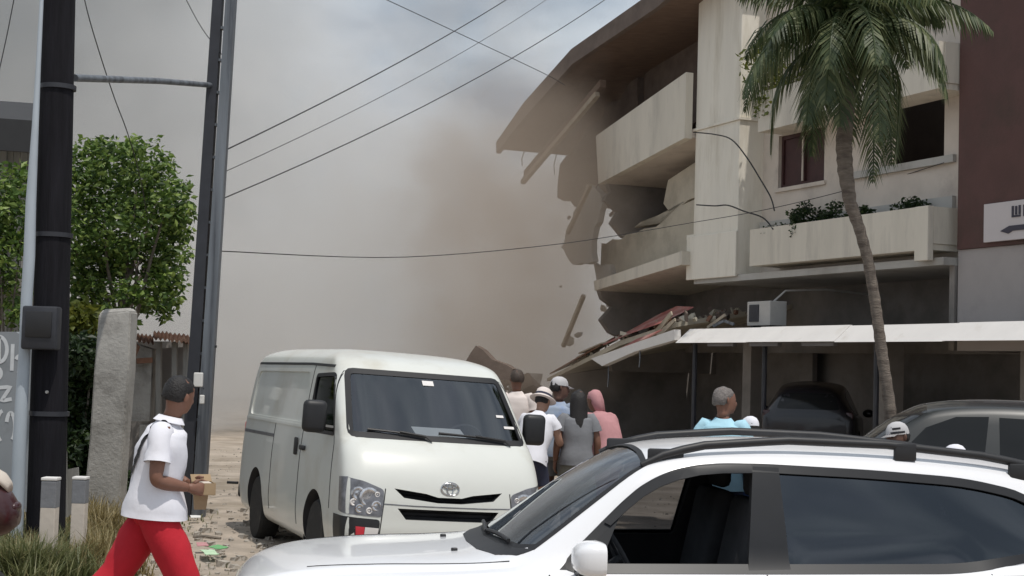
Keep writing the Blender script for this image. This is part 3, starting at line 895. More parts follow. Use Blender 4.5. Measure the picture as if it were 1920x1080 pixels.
# palm in front of the balconies
def palm():
    Y = 16.0
    pts = [(1672, 800), (1668, 760), (1656, 680), (1648, 620), (1640, 560), (1628, 490), (1612, 430), (1594, 380), (1585, 320), (1582, 270), (1587, 210), (1588, 130)]
    P = [at(x, y, Y) for x, y in pts]
    base = Vector((P[0].x + .12, Y, .12))
    P = [base] + P
    t = thing('palm_tree', 'tall leaning palm with grey trunk growing in front of the balconies', 'palm tree', base)
    bm = NB()
    rr = [.078, .068, .064, .062, .060, .059, .059, .061, .070, .084, .088, .084, .08]
    dense, rad = [], []
    for i in range(len(P) - 1):
        for k in range(5):
            u = k / 5
            dense.append(P[i].lerp(P[i + 1], u) - base)
            rad.append(lerp(rr[i], rr[i + 1], u) * (1.07 if (i * 5 + k) % 2 else 0.96))
    tube(bm, dense, rad, 10)
    obj('trunk', bm, M['bark'], t, 60)
    c = at(1584, 28, Y) - base
    bm = NB()
    tube(bm, [P[-1] - base, (P[-1] - base).lerp(c, .5), c], [.10, .12, .06], 10)
    obj('crown_shaft', bm, M['bark2'], t, 60)
    random.seed(23)
    NFR = 38
    for k in range(NFR):
        az = k * 2.39996 + random.uniform(-.35, .35)
        up = lerp(1.15, -.40, (k / NFR)) + random.uniform(-.1, .1)
        L = random.uniform(1.15, 1.8)
        d = Vector((math.cos(az), math.sin(az), 0))
        bendy = random.uniform(.75, 1.25); d = (d + Vector((0, 0, random.uniform(-.1, .1)))).normalized()
        path = []
        p = c.copy() + Vector((0, 0, -.25 * k / NFR))
        ang = up
        for i in range(13):
            path.append(p.copy())
            p = p + (d * math.cos(ang) + Vector((0, 0, 1)) * math.sin(ang)) * (L / 12)
            ang -= (0.13 + 0.07 * k / NFR) * bendy * (1.0 if ang > -1.35 else 0.1)
        bm = NB()
        tube(bm, path, [.022 * (1 - i / 14) + .003 for i in range(13)], 5)
        side0 = d.cross(Vector((0, 0, 1)))
        n = 44
        for i in range(2, n):
            u = i / n * 12
            j = min(11, int(u))
            q = path[j].lerp(path[j + 1], u - j)
            tg = (path[j + 1] - path[j]).normalized()
            ll = .44 * math.sin(math.pi * (0.12 + 0.86 * i / n)) ** 0.7 * random.uniform(.8, 1.1)
            for s in (-1, 1):
                ax = (side0 * s * .85 + tg * .55 + Vector((0, 0, -.35 - random.uniform(0, .45)))).normalized()
                w = tg * .019
                m1 = q + ax * ll * .5 + Vector((0, 0, .02))
                e = q + ax * ll + Vector((0, 0, -ll * .3))
                a, b_, c_, d_, e_ = [bm.verts.new(v) for v in (q - w * .6, q + w * .6, m1 + w, m1 - w, e)]
                bm.faces.new((a, b_, c_, d_)); bm.faces.new((d_, c_, e_))
        me = bpy.data.meshes.new('frond'); bm.to_mesh(me); bm.free()
        link('frond', me, M['frond'], t)
palm()
random.seed(11)
def balcony_plant(label, s, t, z, r, n, m, size=.07, h=1.0, name='balcony_plant', jitter=.12):
    b = F3(s, t, z)
    o = thing(name, label, 'plant', b)
    cl = [((random.uniform(-r, r) * .8, random.uniform(-.12, .12), random.uniform(.1, 1) * r * h), r * random.uniform(.4, .6)) for _ in range(7)]
    leaf_cloud('foliage', m, cl, n, size, o)
    bm = NB()
    for k in range(4):
        tube(bm, wiggle((random.uniform(-.05, .05), 0, 0), random.choice(cl)[0], 3, .04), [.015, .012, .01, .006], 5)
    obj('stem', bm, M['bark2'], o, 60)
balcony_plant('dark bushy plant on the lower balcony just left of the palm trunk', 2.35, .93, 4.05, .36, 1700, M['leafdark'], h=1.3)
balcony_plant('grey green plant behind the palm trunk on the lower balcony', 3.0, .95, 4.05, .30, 1100, M['leafdark'], h=1.4)
balcony_plant('low dry plant at the right end of the lower balcony', 4.7, .95, 4.08, .34, 800, M['leafdark'], h=.8)
balcony_plant('small plant near the right of the palm trunk on the lower balcony', 3.8, .95, 4.08, .26, 550, M['leafdark'], h=.9)
balcony_plant('low withered plant beside the cream pier on the lower balcony', 1.55, .95, 4.08, .26, 450, M['leafdark'], h=.8)
balcony_plant('yellow green plant growing on the upper balcony beside the pier', 1.5, .95, 5.95, .75, 1800, M['leafyel'], size=.1, h=1.5)
# ------------------------------------------------------------------ left side: poles, ruins, wall
def left_side():
    # tall dark pole
    Y = 13.0
    a, b = at(112, -40, Y), at(88, 900, Y)
    d = (b - a).normalized()
    foot = b + d * ((b.z - .05) / -d.z)
    t = thing('utility_pole', 'tall tarred dark pole with a meter box and pale conduit, close on the left', 'utility pole', foot)
    bm = NB()
    n = 14
    path = [foot.lerp(a, i / n) - foot for i in range(n + 1)]
    path.append(path[-1] + (path[-1] - path[-2]) * 3)
    tube(bm, path, [.165 - .0020 * i for i in range(n + 2)], 20)
    obj('shaft', bm, M['pole'], t, 60)
    bm = NB()
    cpx = [(80, -40), (72, 120), (66, 240), (58, 380), (55, 480), (50, 560), (46, 660), (40, 760), (36, 850), (33, 930)]
    cp = [at(x, y, Y - .12 - .05) - foot for x, y in cpx]
    cp.append(Vector((cp[-1].x, cp[-1].y, -.05)))
    tube(bm, cp, [.016, .022, .03, .045, .05, .05, .05, .055, .058, .06, .06], 12)
    obj('conduit', bm, M['conduit'], t, 60)
    mb = at(78, 615, Y - .24) - foot
    bm = NB(); box(bm, mb, (.30, .16, .37), bevel=.02)
    m = obj('meter_box', bm, M['darkmetal'], t, 40)
    bm = NB(); box(bm, mb + Vector((0.0, -.088, .03)), (.22, .012, .22), bevel=.004)
    obj('cover', bm, M['blackpl'], m, 40)
    bm = NB()
    for px, py in ((88, 632), (88, 735)):
        p = at(px, py, Y - .26 if py < 700 else Y - .165) - foot
        lathe(bm, [(0, -.012), (.013, -.012), (.013, .012), (0, .012)][1:3], p, 8, 'Y')
    obj('bolt', bm, M['acwhite'], t)
    bm = NB()
    for zz in (1.35, 2.9, 4.2):
        bm = NB()
        lathe(bm, [(.172 - .005 * zz, zz - .02), (.176 - .005 * zz, zz - .02), (.176 - .005 * zz, zz + .02), (.172 - .005 * zz, zz + .02)], (path[int(zz / 5.5 * n)].x, path[int(zz / 5.5 * n)].y, 0), 20)
        obj('steel_band', bm, M['darkmetal'], t, 40)

    # second, steel pole with a crossbar
    Y2 = 17.0
    a, b = at(424, -40, Y2), at(366, 870, Y2)
    d = (b - a).normalized()
    foot = b + d * ((b.z - .10) / -d.z)
    t = thing('steel_pole', 'leaning grey steel pole of two joined rails standing behind the walking man', 'utility pole', foot)
    top = a + (a - b) * .5
    for dx, m in ((-.075, 'cable'), (.075, 'steel')):
        bm = NB()
        off = Vector((dx, 0, 0))
        segs = [foot.lerp(top, i / 12) - foot + off for i in range(13)]
        for p0, p1 in zip(segs[:-1], segs[1:]): pass
        w, dp = .062, .07
        rings = []
        for i, p in enumerate(segs):
            k = 1.12 - .03 * i
            rings.append([p + Vector((-w * k, -dp, 0)), p + Vector((w * k, -dp, 0)), p + Vector((w * k, dp, 0)), p + Vector((-w * k, dp, 0))])
        loft(bm, rings)
        bmesh.ops.recalc_face_normals(bm, faces=bm.faces[:])
        obj('rail', bm, M['steel'] if dx > 0 else M['darkmetal'], t)
    for i in range(2, 24):
        bm = NB()
        p = foot.lerp(top, i / 24) - foot
        box(bm, p, (.05, .09, .03))
        obj('batten', bm, M['steel'], t)
    bm = NB()
    tube(bm, [at(398, 160, Y2) - foot, at(300, 152, 15.6) - foot, at(140, 146, 13.25) - foot], [.03, .032, .034], 8)
    obj('crossbar', bm, M['steel'], t, 60)
    bm = NB()
    q = at(372, 712, Y2 - .16) - foot
    box(bm, q, (.10, .06, .16), bevel=.01)
    obj('paper_tag', bm, M['paper'], t)
    bm = NB()
    box(bm, q + Vector((.05, 0, -.22)), (.05, .05, .1), bevel=.01)
    obj('paper_tag', bm, M['paper'], t)
    bm = NB()
    q = at(385, 649, Y2) - foot
    tube(bm, [q, q + Vector((.13, 0, 0))], .016, 6)
    q = at(372, 728, Y2) - foot
    tube(bm, [q, q + Vector((.09, -.05, 0))], .03, 6)
    obj('step_bolt', bm, M['darkmetal'], t, 60)

    # leaning concrete post
    Y3 = 16.0
    tl, tr, bl, br = at(192, 590, Y3), at(252, 585, Y3), at(163, 950, Y3), at(230, 950, Y3)
    c = (bl + br) / 2; c.z = .08
    t = thing('concrete_post', 'thick grey leaning concrete post with a broken top, right of the dark pole', 'post', c)
    bm = NB()
    prof = [(0, bl, br), (.35, bl.lerp(tl, .35) + Vector((.012, 0, 0)), br.lerp(tr, .35)), (.7, bl.lerp(tl, .7), br.lerp(tr, .7) + Vector((.015, 0, 0))), (1, tl, tr)]
    rings = []
    low = Vector((0, 0, -.35))
    for k, l, r in [(-.2, bl + low, br + low)] + prof:
        rings.append([l - c + Vector((0, -.15, 0)), r - c + Vector((0, -.15, 0)), r - c + Vector((0, .15, 0)), l - c + Vector((0, .15, 0))])
    rings.append([tl - c + Vector((.04, -.1, .06)), tr - c + Vector((-.1, -.12, .03)), tr - c + Vector((-.05, .12, .05)), tl - c + Vector((.02, .12, .02))])
    loft(bm, rings)
    bmesh.ops.bevel(bm, geom=bm.edges[:], offset=.015, segments=2, affect='EDGES')
    obj('shaft', bm, M['concrete'], t, 40)

    # ruined masonry with a rusty roof behind the walking man
    Y4 = 18.6
    c = at(270, 930, Y4); c.z = .1
    t = thing('ruined_shack', 'ruined grey masonry hut with a dark opening and rusty sheet roof behind the man', 'hut', c)
    def quad(bm, pts, y0, th):
        prism(bm, [at(x, y, y0) - c for x, y in pts], (0, th, 0))
    bm = NB()
    quad(bm, [(238, 640), (285, 655), (280, 790), (222, 790)], Y4, .25)
    quad(bm, [(205, 796), (232, 796), (226, 885), (200, 885)], Y4, .25)
    quad(bm, [(262, 796), (285, 796), (285, 885), (258, 885)], Y4 + .003, .25)
    quad(bm, [(200, 889), (345, 889), (345, 960), (195, 960)], Y4, .25)
    obj('wall', bm, M['concrete'], t)
    bm = NB()
    quad(bm, [(205, 640), (380, 640), (380, 930), (195, 930)], Y4 + 1.4, .1)
    quad(bm, [(278, 655), (352, 650), (352, 885), (278, 885)], Y4 + .45, .05)
    obj('dark_inside', bm, M['darkwall'], t)
    bm = NB()
    for x in (292, 322, 343):
        quad(bm, [(x, 640), (x + 9, 640), (x + 8, 890), (x - 1, 890)], Y4 + .02, .09)
    obj('door_post', bm, M['board'], t)
    for k, (x, y, w, dx) in enumerate(((255, 634, 34, 5), (286, 630, 34, -3), (316, 633, 36, 3), (342, 636, 30, 6))):
        bm = NB()
        P = [at(x, y + 6, Y4 - .25) - c, at(x + w, y + 9 + dx * .4, Y4 - .25) - c, at(x + w - 2, y - 6 + dx * .3, Y4 + .9) - c, at(x + 2, y - 8, Y4 + .9) - c]
        # a corrugated sheet
        ring0, ring1 = [], []
        for i in range(17):
            u = i / 16; h = .018 * math.sin(u * math.pi * 8)
            ring0.append(P[0].lerp(P[1], u) + Vector((0, 0, h))); ring1.append(P[3].lerp(P[2], u) + Vector((0, 0, h)))
        loft(bm, [ring0, ring1], False, False, closed=False)
        r = bmesh.ops.solidify(bm, geom=bm.faces[:], thickness=.012)
        obj('roof_sheet', bm, M['rust'], t)
    bm = NB()
    quad(bm, [(242, 655), (252, 640), (262, 650), (246, 690), (240, 730)], Y4 - .12, .03)
    quad(bm, [(255, 672), (285, 670), (285, 680), (256, 682)], Y4 - .1, .04)
    obj('hanging_scrap', bm, M['rust'], t)

    # graffiti wall
    Y5 = 14.5
    c = at(0, 900, Y5); c.z = .08
    t = thing('graffiti_wall', 'blue grey wall with white spray painted graffiti at the left edge', 'wall', c)
    bm = NB()
    prism(bm, [at(x, y, Y5) - c for x, y in ((-140, 622), (30, 622), (60, 640), (56, 960), (-140, 960))], (0, .16, 0))
    obj('panel', bm, M['graf'], t)
    def stroke(pts, closed=False, w=.018):
        P = [at(x, y, Y5 - .004) - c for x, y in pts]
        bm = NB()
        Q = []
        for i in range(len(P) - 1):
            for k in range(4): Q.append(P[i].lerp(P[i + 1], k / 4))
        Q.append(P[-1])
        vs = []
        for i, p in enumerate(Q):
            tg = (Q[min(i + 1, len(Q) - 1)] - Q[max(0, i - 1)]).normalized()
            nn = Vector((tg.z, 0, -tg.x)) * w
            vs.append((bm.verts.new(p + nn), bm.verts.new(p - nn)))
        for q0, q1 in zip(vs, vs[1:]):
            bm.faces.new((q0[0], q1[0], q1[1], q0[1]))
        obj('graffiti', bm, M['grafw'], t)
    arc = lambda cx, cy, rx, ry, a0, a1, n=14: [(cx + rx * math.cos(lerp(a0, a1, i / n)), cy + ry * math.sin(lerp(a0, a1, i / n))) for i in range(n + 1)]
    stroke(arc(-2, 655, 15, 24, -math.pi / 2, math.pi / 2))
    stroke([(-2, 631), (-2, 679)])
    stroke([(24, 645), (22, 695)])
    stroke(arc(40, 682, 12, 16, -2.6, 2.2))
    stroke([(-4, 727), (20, 725), (2, 752), (22, 748)])
    stroke(arc(6, 800, 12, 30, 2.0, 4.6))
    stroke(arc(20, 800, 8, 26, -2.8, 1.2))
    stroke(arc(-6, 700, 8, 10, -1.5, 1.5))

    # boarded house with an overhanging eave
    Y6 = 21.0
    c = at(0, 700, Y6); c.z = .1
    t = thing('boarded_house', 'grey board house with a dark overhanging eave at the left edge', 'house', c)
    k = 0
    for x in range(-130, 62, 13):
        bm = NB()
        o = random.uniform(0, .03)
        prism(bm, [at(xx, yy, Y6 + o) - c for xx, yy in ((x, 280), (x + 12.2, 280), (x + 12.2, 900), (x, 900))], (0, .04, 0))
        obj('board', bm, M['board'], t)
    bm = NB()
    prism(bm, [at(xx, yy, Y6 - 1.0) - c for xx, yy in ((-140, 212), (62, 226), (66, 286), (-140, 272))], (0, .08, 0))
    prism(bm, [at(xx, yy, Y6 - .9) - c for xx, yy in ((-140, 214), (62, 228), (62, 242), (-140, 228))], (0, 1.6, .5))
    obj('eave', bm, M['cable'], t)
    bm = NB()
    prism(bm, [at(xx, yy, Y6 - .35) - c for xx, yy in ((-140, 505), (48, 512), (48, 548), (-140, 540))], (0, .3, 0))
    obj('ledge', bm, M['darkwall'], t)

    # marker posts
    for lab, px, y0, y1, w, Y in (('short pale marker post right in front of the tall dark pole', 92, 906, 985, 28, 11.6), ('short pale marker post nearer the leaning concrete post', 148, 904, 985, 25, 12.4)):
        b = at(px, y1, Y); b.z = .08
        tp = at(px, y0, Y)
        t = thing('marker_post', lab, 'post', b, group='pale marker posts in the weeds')
        ww = w / FPX * Y
        bm = NB(); box(bm, (0, 0, (tp.z - b.z) * .37), (ww, ww, (tp.z - b.z) * .74 + .1), bevel=.008)
        obj('shaft', bm, M['pinkwall'], t)
        bm = NB(); box(bm, (0, 0, (tp.z - b.z) * .87 + .025), (ww * 1.02, ww * 1.02, (tp.z - b.z) * .25), bevel=.008)
        obj('painted_band', bm, M['greycloth'], t)
        bm = NB(); box(bm, (0, 0, tp.z - b.z + .035), (ww * 1.06, ww * 1.06, .024), bevel=.006)
        obj('cap', bm, M['white'], t)
    b = at(134, 930, 13.4); b.z = .08
    t = thing('broken_stake', 'thin grey stake with a wider broken board, beside the tall dark pole', 'stake', b)
    bm = NB(); prism(bm, [at(x, y, 13.4) - b for x, y in ((116, 846), (124, 846), (126, 970), (117, 970))], (0, .03, 0))
    obj('stake', bm, M['board'], t)
    bm = NB(); prism(bm, [at(x, y, 13.45) - b for x, y in ((127, 880), (146, 876), (148, 930), (136, 960), (127, 970))], (0, .03, 0))
    obj('board', bm, M['board'], t)
left_side()

# scooter tail at the left edge
def scooter():
    Y = 9.6
    b = at(-60, 1080, Y); b.z = .1
    t = thing('parked_scooter', 'rounded dark maroon tail of a parked scooter cut off by the left edge', 'scooter', b)
    P = lambda x, y: at(x, y, Y) - b
    bm = NB()
    rings = []
    for x, zt, zb, w in ((-330, 900, 960, .05), (-280, 880, 985, .13), (-180, 885, 1000, .16), (-90, 880, 1010, .17), (-40, 880, 1012, .165), (0, 900, 1008, .15), (20, 922, 1000, .12), (36, 945, 985, .06)):
        a0, a1 = P(x, zt), P(x, zb)
        cz, hz = (a0.z + a1.z) / 2, (a0.z - a1.z) / 2
        rings.append([Vector((a0.x, a0.y + w * math.cos(q), cz + hz * math.sin(q))) for q in [2 * math.pi * i / 16 for i in range(16)]])
    loft(bm, rings)
    obj('body', bm, M['maroon'], t, 180)
    bm = NB()
    rings = []
    for x, zt, w in ((-260, 872, .08), (-180, 862, .13), (-90, 862, .14), (-30, 872, .13), (6, 892, .10), (20, 908, .05)):
        a0 = P(x, zt)
        rings.append([Vector((a0.x, a0.y + w * math.cos(q), a0.z - .02 + .04 * math.sin(q))) for q in [2 * math.pi * i / 12 for i in range(12)]])
    loft(bm, rings)
    obj('seat', bm, M['pinkwall'], t, 180)
    for x in (-50, -420):
        q = P(x, 1000); q.z = .25
        bm = NB()
        lathe(bm, [(.12, -.05), (.22, -.055), (.25, -.03), (.25, .03), (.22, .055), (.12, .05)], q, 20, 'Y')
        wh = obj('wheel', bm, M['tyre'], t, 50)
        bm = NB(); lathe(bm, [(.02, -.03), (.121, -.03), (.121, .03), (.02, .03)], q, 16, 'Y')
        obj('rim', bm, M['rim'], wh, 50)
    bm = NB(); sph(bm, P(30, 950), (.03, .07, .035)); obj('tail_light', bm, M['maroon'], t, 180)
scooter()

# ------------------------------------------------------------------ overhead wires
def wire(label, pts, sag=0.0, r=.012, group='overhead wires'):
    P = [at(*p) for p in pts]
    path = []
    if len(P) == 2:
        for i in range(15):
            u = i / 14
            q = P[0].lerp(P[1], u); q.z -= sag * 4 * u * (1 - u)
            path.append(q)
    else:
        # smooth curve through the points
        Q = [P[0]] + P + [P[-1]]
        for i in range(1, len(Q) - 2):
            for k in range(6):
                u = k / 6
                p0, p1, p2, p3 = Q[i - 1], Q[i], Q[i + 1], Q[i + 2]
                path.append(.5 * ((2 * p1) + (p2 - p0) * u + (2 * p0 - 5 * p1 + 4 * p2 - p3) * u * u + (3 * p1 - p0 - 3 * p2 + p3) * u ** 3))
        path.append(P[-1])
    c = path[0].copy()
    bm = NB(); tube(bm, [p - c for p in path], r * .52, 6)
    o = obj('overhead_wire', bm, M['cable'], smooth_angle=180); o.location = c
    tag(o, label, 'wire', group)
wire('wire curving down from the top edge close right of the tall dark pole', [(150, -40, 15), (166, 30, 15), (190, 110, 15.3), (215, 185, 15.8), (240, 252, 16.5), (262, 330, 17.5), (275, 400, 18.5)], r=.011)
wire('wire descending at the far left corner, left of the tall dark pole', [(34, -40, 15), (22, 20, 15), (10, 80, 15), (-30, 260, 15)], r=.011)
wire('short wire running down to the top of the steel pole from the upper left', [(330, -40, 17), (352, 5, 17), (380, 55, 17), (418, 105, 17)], r=.010)
wire('upper long wire rising rightwards across the sky from the steel pole', [(405, 290, 17), (1010, -40, 30)], .12, r=.016)
wire('lower long wire rising rightwards across the sky to the tilting roof', [(400, 380, 17), (1190, -40, 30)], .25, r=.014)
wire('faint thin wire between the two long rising wires', [(404, 330, 17), (1080, -40, 32)], .2, r=.009)
wire('wire falling rightwards across the sky, crossing the two long rising wires', [(640, -40, 26), (1000, 128, 34), (1060, 160, 35)], .1, r=.014)
wire('low wire sagging across the dusty street towards the cream pier', [(395, 470, 17), (760, 482, 24), (1060, 456, 28.5), (1300, 417, 30.2), (1400, 400, 29.8), (1490, 381, 29), (1606, 352, 28.2), (1690, 330, 26.9), (1770, 305, 25.6)], r=.014)
wire('cable hanging in an arc from the top of the cream pier to the balcony', [(1300, 248, 32.0), (1340, 252, 31.3), (1372, 262, 30.7), (1400, 295, 30.2), (1425, 335, 29.9), (1445, 370, 29.6), (1452, 395, 29.4)], r=.028)
wire('cable running across the cream pier just below the arc of cable', [(1306, 384, 31.9), (1340, 386, 31.3), (1365, 385, 30.9), (1395, 396, 30.2), (1430, 408, 29.9), (1450, 430, 29.4)], r=.030)

# ------------------------------------------------------------------ weeds, litter, rubble
def weeds(name, m, spots, n, h0, h1, spread):
    V, F = [], []
    for _ in range(n):
        sx, sy, sr = random.choice(spots)
        x = sx + random.gauss(0, sr); y = sy + random.gauss(0, sr)
        z = ground_z(x, y) + .0
        h = random.uniform(h0, h1); az = random.uniform(0, 6.283); le = random.uniform(.1, spread) * h
        d = Vector((math.cos(az), math.sin(az), 0)); s = Vector((-d.y, d.x, 0)) * random.uniform(.004, .008)
        p = Vector((x, y, z - .01)); m1 = p + d * le * .4 + Vector((0, 0, h * .6)); e = p + d * le + Vector((0, 0, h * random.uniform(.75, 1)))
        i = len(V)
        V += [p - s, p + s, m1 + s * .8, m1 - s * .8, e]
        F += [(i, i + 1, i + 2, i + 3), (i + 3, i + 2, i + 4)]
    me = bpy.data.meshes.new(name)
    me.from_pydata([tuple(v) for v in V], [], F)
    o = link(name, me, m)
    tag(o, kind='stuff')
    return o
def verge_spots(n, y0, y1, w, s, edge=.262):
    out = []
    for _ in range(n):
        y = lerp(y0, y1, random.random())
        out.append((-(edge * y) - random.random() * w, y, s))
    return out
weeds('dry_grass', M['drygrass'], verge_spots(60, 11.4, 16.5, 1.7, .14), 9000, .10, .45, .8)
weeds('green_grass', M['grass'], verge_spots(26, 10.8, 14, 1.3, .14, .285), 7000, .12, .48, .7)
weeds('short_grass', M['grass'], verge_spots(50, 11, 21, 2.2, .25, .215), 5000, .02, .09, .9)

def pebbles(name, m, region, n, r0, r1):
    V, F = [], []
    for _ in range(n):
        x, y = random.uniform(region[0], region[1]), random.uniform(region[2], region[3])
        r = r0 * (r1 / r0) ** (random.random() ** 2.2)
        z = ground_z(x, y) + r * .3
        i = len(V)
        a = random.random() * 6
        pts = []
        for k in range(5):
            w = a + k * 1.2566
            pts.append((x + r * math.cos(w) * random.uniform(.7, 1.2), y + r * math.sin(w) * random.uniform(.7, 1.2), z - r * .5))
        for k in range(5):
            w = a + k * 1.2566 + .4
            pts.append((x + .75 * r * math.cos(w) * random.uniform(.7, 1.2), y + .75 * r * math.sin(w) * random.uniform(.7, 1.2), z + r * random.uniform(.2, .55)))
        V += pts
        for k in range(5):
            q = (k + 1) % 5
            F += [(i + k, i + q, i + 5 + q, i + 5 + k)]
        F.append((i + 5, i + 6, i + 7, i + 8, i + 9))
    me = bpy.data.meshes.new(name)
    me.from_pydata(V, [], F)
    o = link(name, me, m)
    tag(o, kind='stuff')
pebbles('gravel', M['rubble'], (-6, 2.5, 9.5, 30), 2200, .008, .03)
pebbles('rubble', M['rubble'], (-5.2, -2.2, 11.6, 18), 700, .02, .09)
pebbles('debris', M['rubble'], (-1.5, 3.2, 30, 37), 500, .05, .30)

def litter(name, label, cat, m, px, py, Y, size, rz, tilt=.15, group=None):
    p = at(px, py, Y); p.z = ground_z(p.x, p.y) + size[2] * .5 + .05
    bm = NB()
    nx = 4
    g = bmesh.ops.create_grid(bm, x_segments=nx, y_segments=nx, size=.5)
    for v in g['verts']:
        v.co = Vector((v.co.x * size[0] * random.uniform(.8, 1.1), v.co.y * size[1] * random.uniform(.8, 1.1), size[2] * (.5 + mnoise.noise(Vector((v.co.x * 4, v.co.y * 4, px))))))
    bmesh.ops.solidify(bm, geom=bm.faces[:], thickness=.006)
    o = obj(name, bm, m); o.location = p; o.rotation_euler = (tilt, 0, rz)
    tag(o, label, cat, group)
def gd(px, py):
    """depth of the ground seen there"""
    d = ray(px, py)
    y = 12.0
    for _ in range(30):
        p = d * (y / d.y)
        z = CAM_H + p.z - ground_z(p.x, y)
        y = y * (CAM_H - ground_z(p.x, y)) / max(.05, -(p.z))
    return y
for args in (('plastic_scrap', 'pale green crumpled plastic scrap on the ground beside the red trousers', 'litter', M['palegreen'], 392, 1056, .13, .16, .05, .5),
             ('plastic_bag', 'green plastic bag lying beside the pale green scrap', 'litter', M['green'], 408, 1050, .18, .12, .07, 1.2),
             ('paper_scrap', 'white paper scrap on the dirt below the hands of the walking man', 'litter', M['paper'], 366, 982, .11, .1, .03, .2),
             ('paper_scrap', 'pale scrap among the weeds just left of the red trousers', 'litter', M['whiterefl'], 172, 986, .12, .1, .05, .8),
             ('paper_scrap', 'pinkish scrap lying in the weeds below the marker posts', 'litter', M['pinkwall'], 120, 1030, .13, .1, .05, 1.8),
             ('paper_scrap', 'white scrap at the bottom left corner among the weeds', 'litter', M['paper'], 14, 1055, .10, .1, .05, 2.4),
             ('paper_scrap', 'pink scrap beside the right leg of the red trousers', 'litter', M['pink'], 378, 1040, .1, .12, .05, .3),
             ('cardboard_scrap', 'red brown scrap on the ground left of the red trousers', 'litter', M['rust'], 150, 1062, .2, .12, .06, .6)):
    n, l, c, m, px, py, sx, sy, sz, rz = args
    litter(n, l, c, m, px, py, min(20, gd(px, py)), (sx, sy, sz), rz)
p = at(385, 1012, gd(385, 1012)); p.z += .02
bm = NB(); tube(bm, [(-.13, .05, 0), (0, 0, .015), (.16, -.03, 0)], .016, 6)
o = obj('broken_stick', bm, M['bark2'], smooth_angle=60); o.location = p
tag(o, 'short dark stick lying on the dirt between the walking man and the van', 'stick')
# slab of debris behind the van
def debris():
    Y = 34.0
    c = at(915, 690, Y)
    pts = [(866, 690), (882, 662), (892, 648), (904, 655), (922, 674), (950, 684), (962, 692), (955, 712), (870, 712)]
    bm = NB(); prism(bm, [at(x, y, Y) - c for x, y in pts], (.1, .5, .0))
    o = obj('broken_slab', bm, M['rooftile']); o.location = c
    tag(o, 'jagged grey slab of debris showing above the roof of the white van', 'debris')
debris()
# ------------------------------------------------------------------ vehicles
def catmull(tbl, n):
    """smooth resampling of table rows (all columns)"""
    rows = [tbl[0]] + list(tbl) + [tbl[-1]]
    out = []
    for i in range(1, len(rows) - 2):
        for k in range(n):
            u = k / n
            r = []
            for a, b, c, d in zip(rows[i - 1], rows[i], rows[i + 1], rows[i + 2]):
                v = .5 * ((2 * b) + (c - a) * u + (2 * a - 5 * b + 4 * c - d) * u * u + (3 * b - a - 3 * c + d) * u ** 3)
                lo, hi = min(b, c), max(b, c)
                r.append(min(max(v, lo), hi))
            out.append(tuple(r))
    out.append(tuple(tbl[-1]))
    return out

AX = {'left': (Vector((0, 1, 0)), lambda a, b: Vector((a, 3, b))),
      'right': (Vector((0, -1, 0)), lambda a, b: Vector((a, -3, b))),
      'front': (Vector((1, 0, 0)), lambda a, b: Vector((3, a, b))),
      'rear': (Vector((-1, 0, 0)), lambda a, b: Vector((-9, a, b))),
      'top': (Vector((0, 0, 1)), lambda a, b: Vector((a, b, 5)))}

def flat_grid(poly, step):
    bm = NB()
    f = bm.faces.new([bm.verts.new((p[0], p[1], 0)) for p in poly])
    x0, x1 = min(p[0] for p in poly), max(p[0] for p in poly)
    y0, y1 = min(p[1] for p in poly), max(p[1] for p in poly)
    k = x0 + step
    while k < x1:
        bmesh.ops.bisect_plane(bm, geom=bm.verts[:] + bm.edges[:] + bm.faces[:], plane_co=(k, 0, 0), plane_no=(1, 0, 0)); k += step
    k = y0 + step
    while k < y1:
        bmesh.ops.bisect_plane(bm, geom=bm.verts[:] + bm.edges[:] + bm.faces[:], plane_co=(0, k, 0), plane_no=(0, 1, 0)); k += step
    return bm

def project(bm, bvh, axis, off):  # onto the painted shell
    n, mk = AX[axis]
    last = None
    bad = []
    for v in bm.verts:
        o = mk(v.co.x, v.co.y)
        hit = bvh.ray_cast(o, -n)
        if hit[0] is None:
            bad.append(v); continue
        v.co = hit[0] + n * off
    for v in bad:
        hit = (None,)
        for k in range(1, 60):
            o = mk(v.co.x * (1 - .003 * k), v.co.y) if axis in ('front', 'rear') else mk(v.co.x, v.co.y + .004 * k)
            hit = bvh.ray_cast(o, -n)
            if hit[0] is not None: break
        if hit[0] is None: hit = bvh.find_nearest(mk(v.co.x, v.co.y))
        v.co = hit[0] + n * off
    # consistent outward facing
    bm.normal_update()
    for f in bm.faces:
        if f.normal.dot(n) < 0: f.normal_flip()

def patch(name, bvh, axis, poly, m, parent, off=.004, th=.006, step=.06, rnd=.0, smooth_a=40):
    if rnd: poly = rounded(poly, rnd)
    bm = flat_grid(poly, step)
    project(bm, bvh, axis, off)
    if th and m not in (G_wind, G_tint, G_clear):
        bmesh.ops.solidify(bm, geom=bm.faces[:], thickness=th)
    return obj(name, bm, m, parent, smooth_a)

def inset_poly(poly, d):
    """each edge moved inwards by d"""
    n = len(poly)
    area = sum(poly[i - 1][0] * poly[i][1] - poly[i][0] * poly[i - 1][1] for i in range(n))
    sg = 1 if area > 0 else -1
    out = []
    for i in range(n):
        p0, p, p1 = Vector(poly[i - 1]), Vector(poly[i]), Vector(poly[(i + 1) % n])
        e0, e1 = (p - p0).normalized(), (p1 - p).normalized()
        n0, n1 = Vector((-e0.y, e0.x)) * sg, Vector((-e1.y, e1.x)) * sg
        b = (n0 + n1)
        b = b / max(.35, b.dot(n0)) if b.length > 1e-6 else n0
        out.append(tuple(p + b * d))
    return out

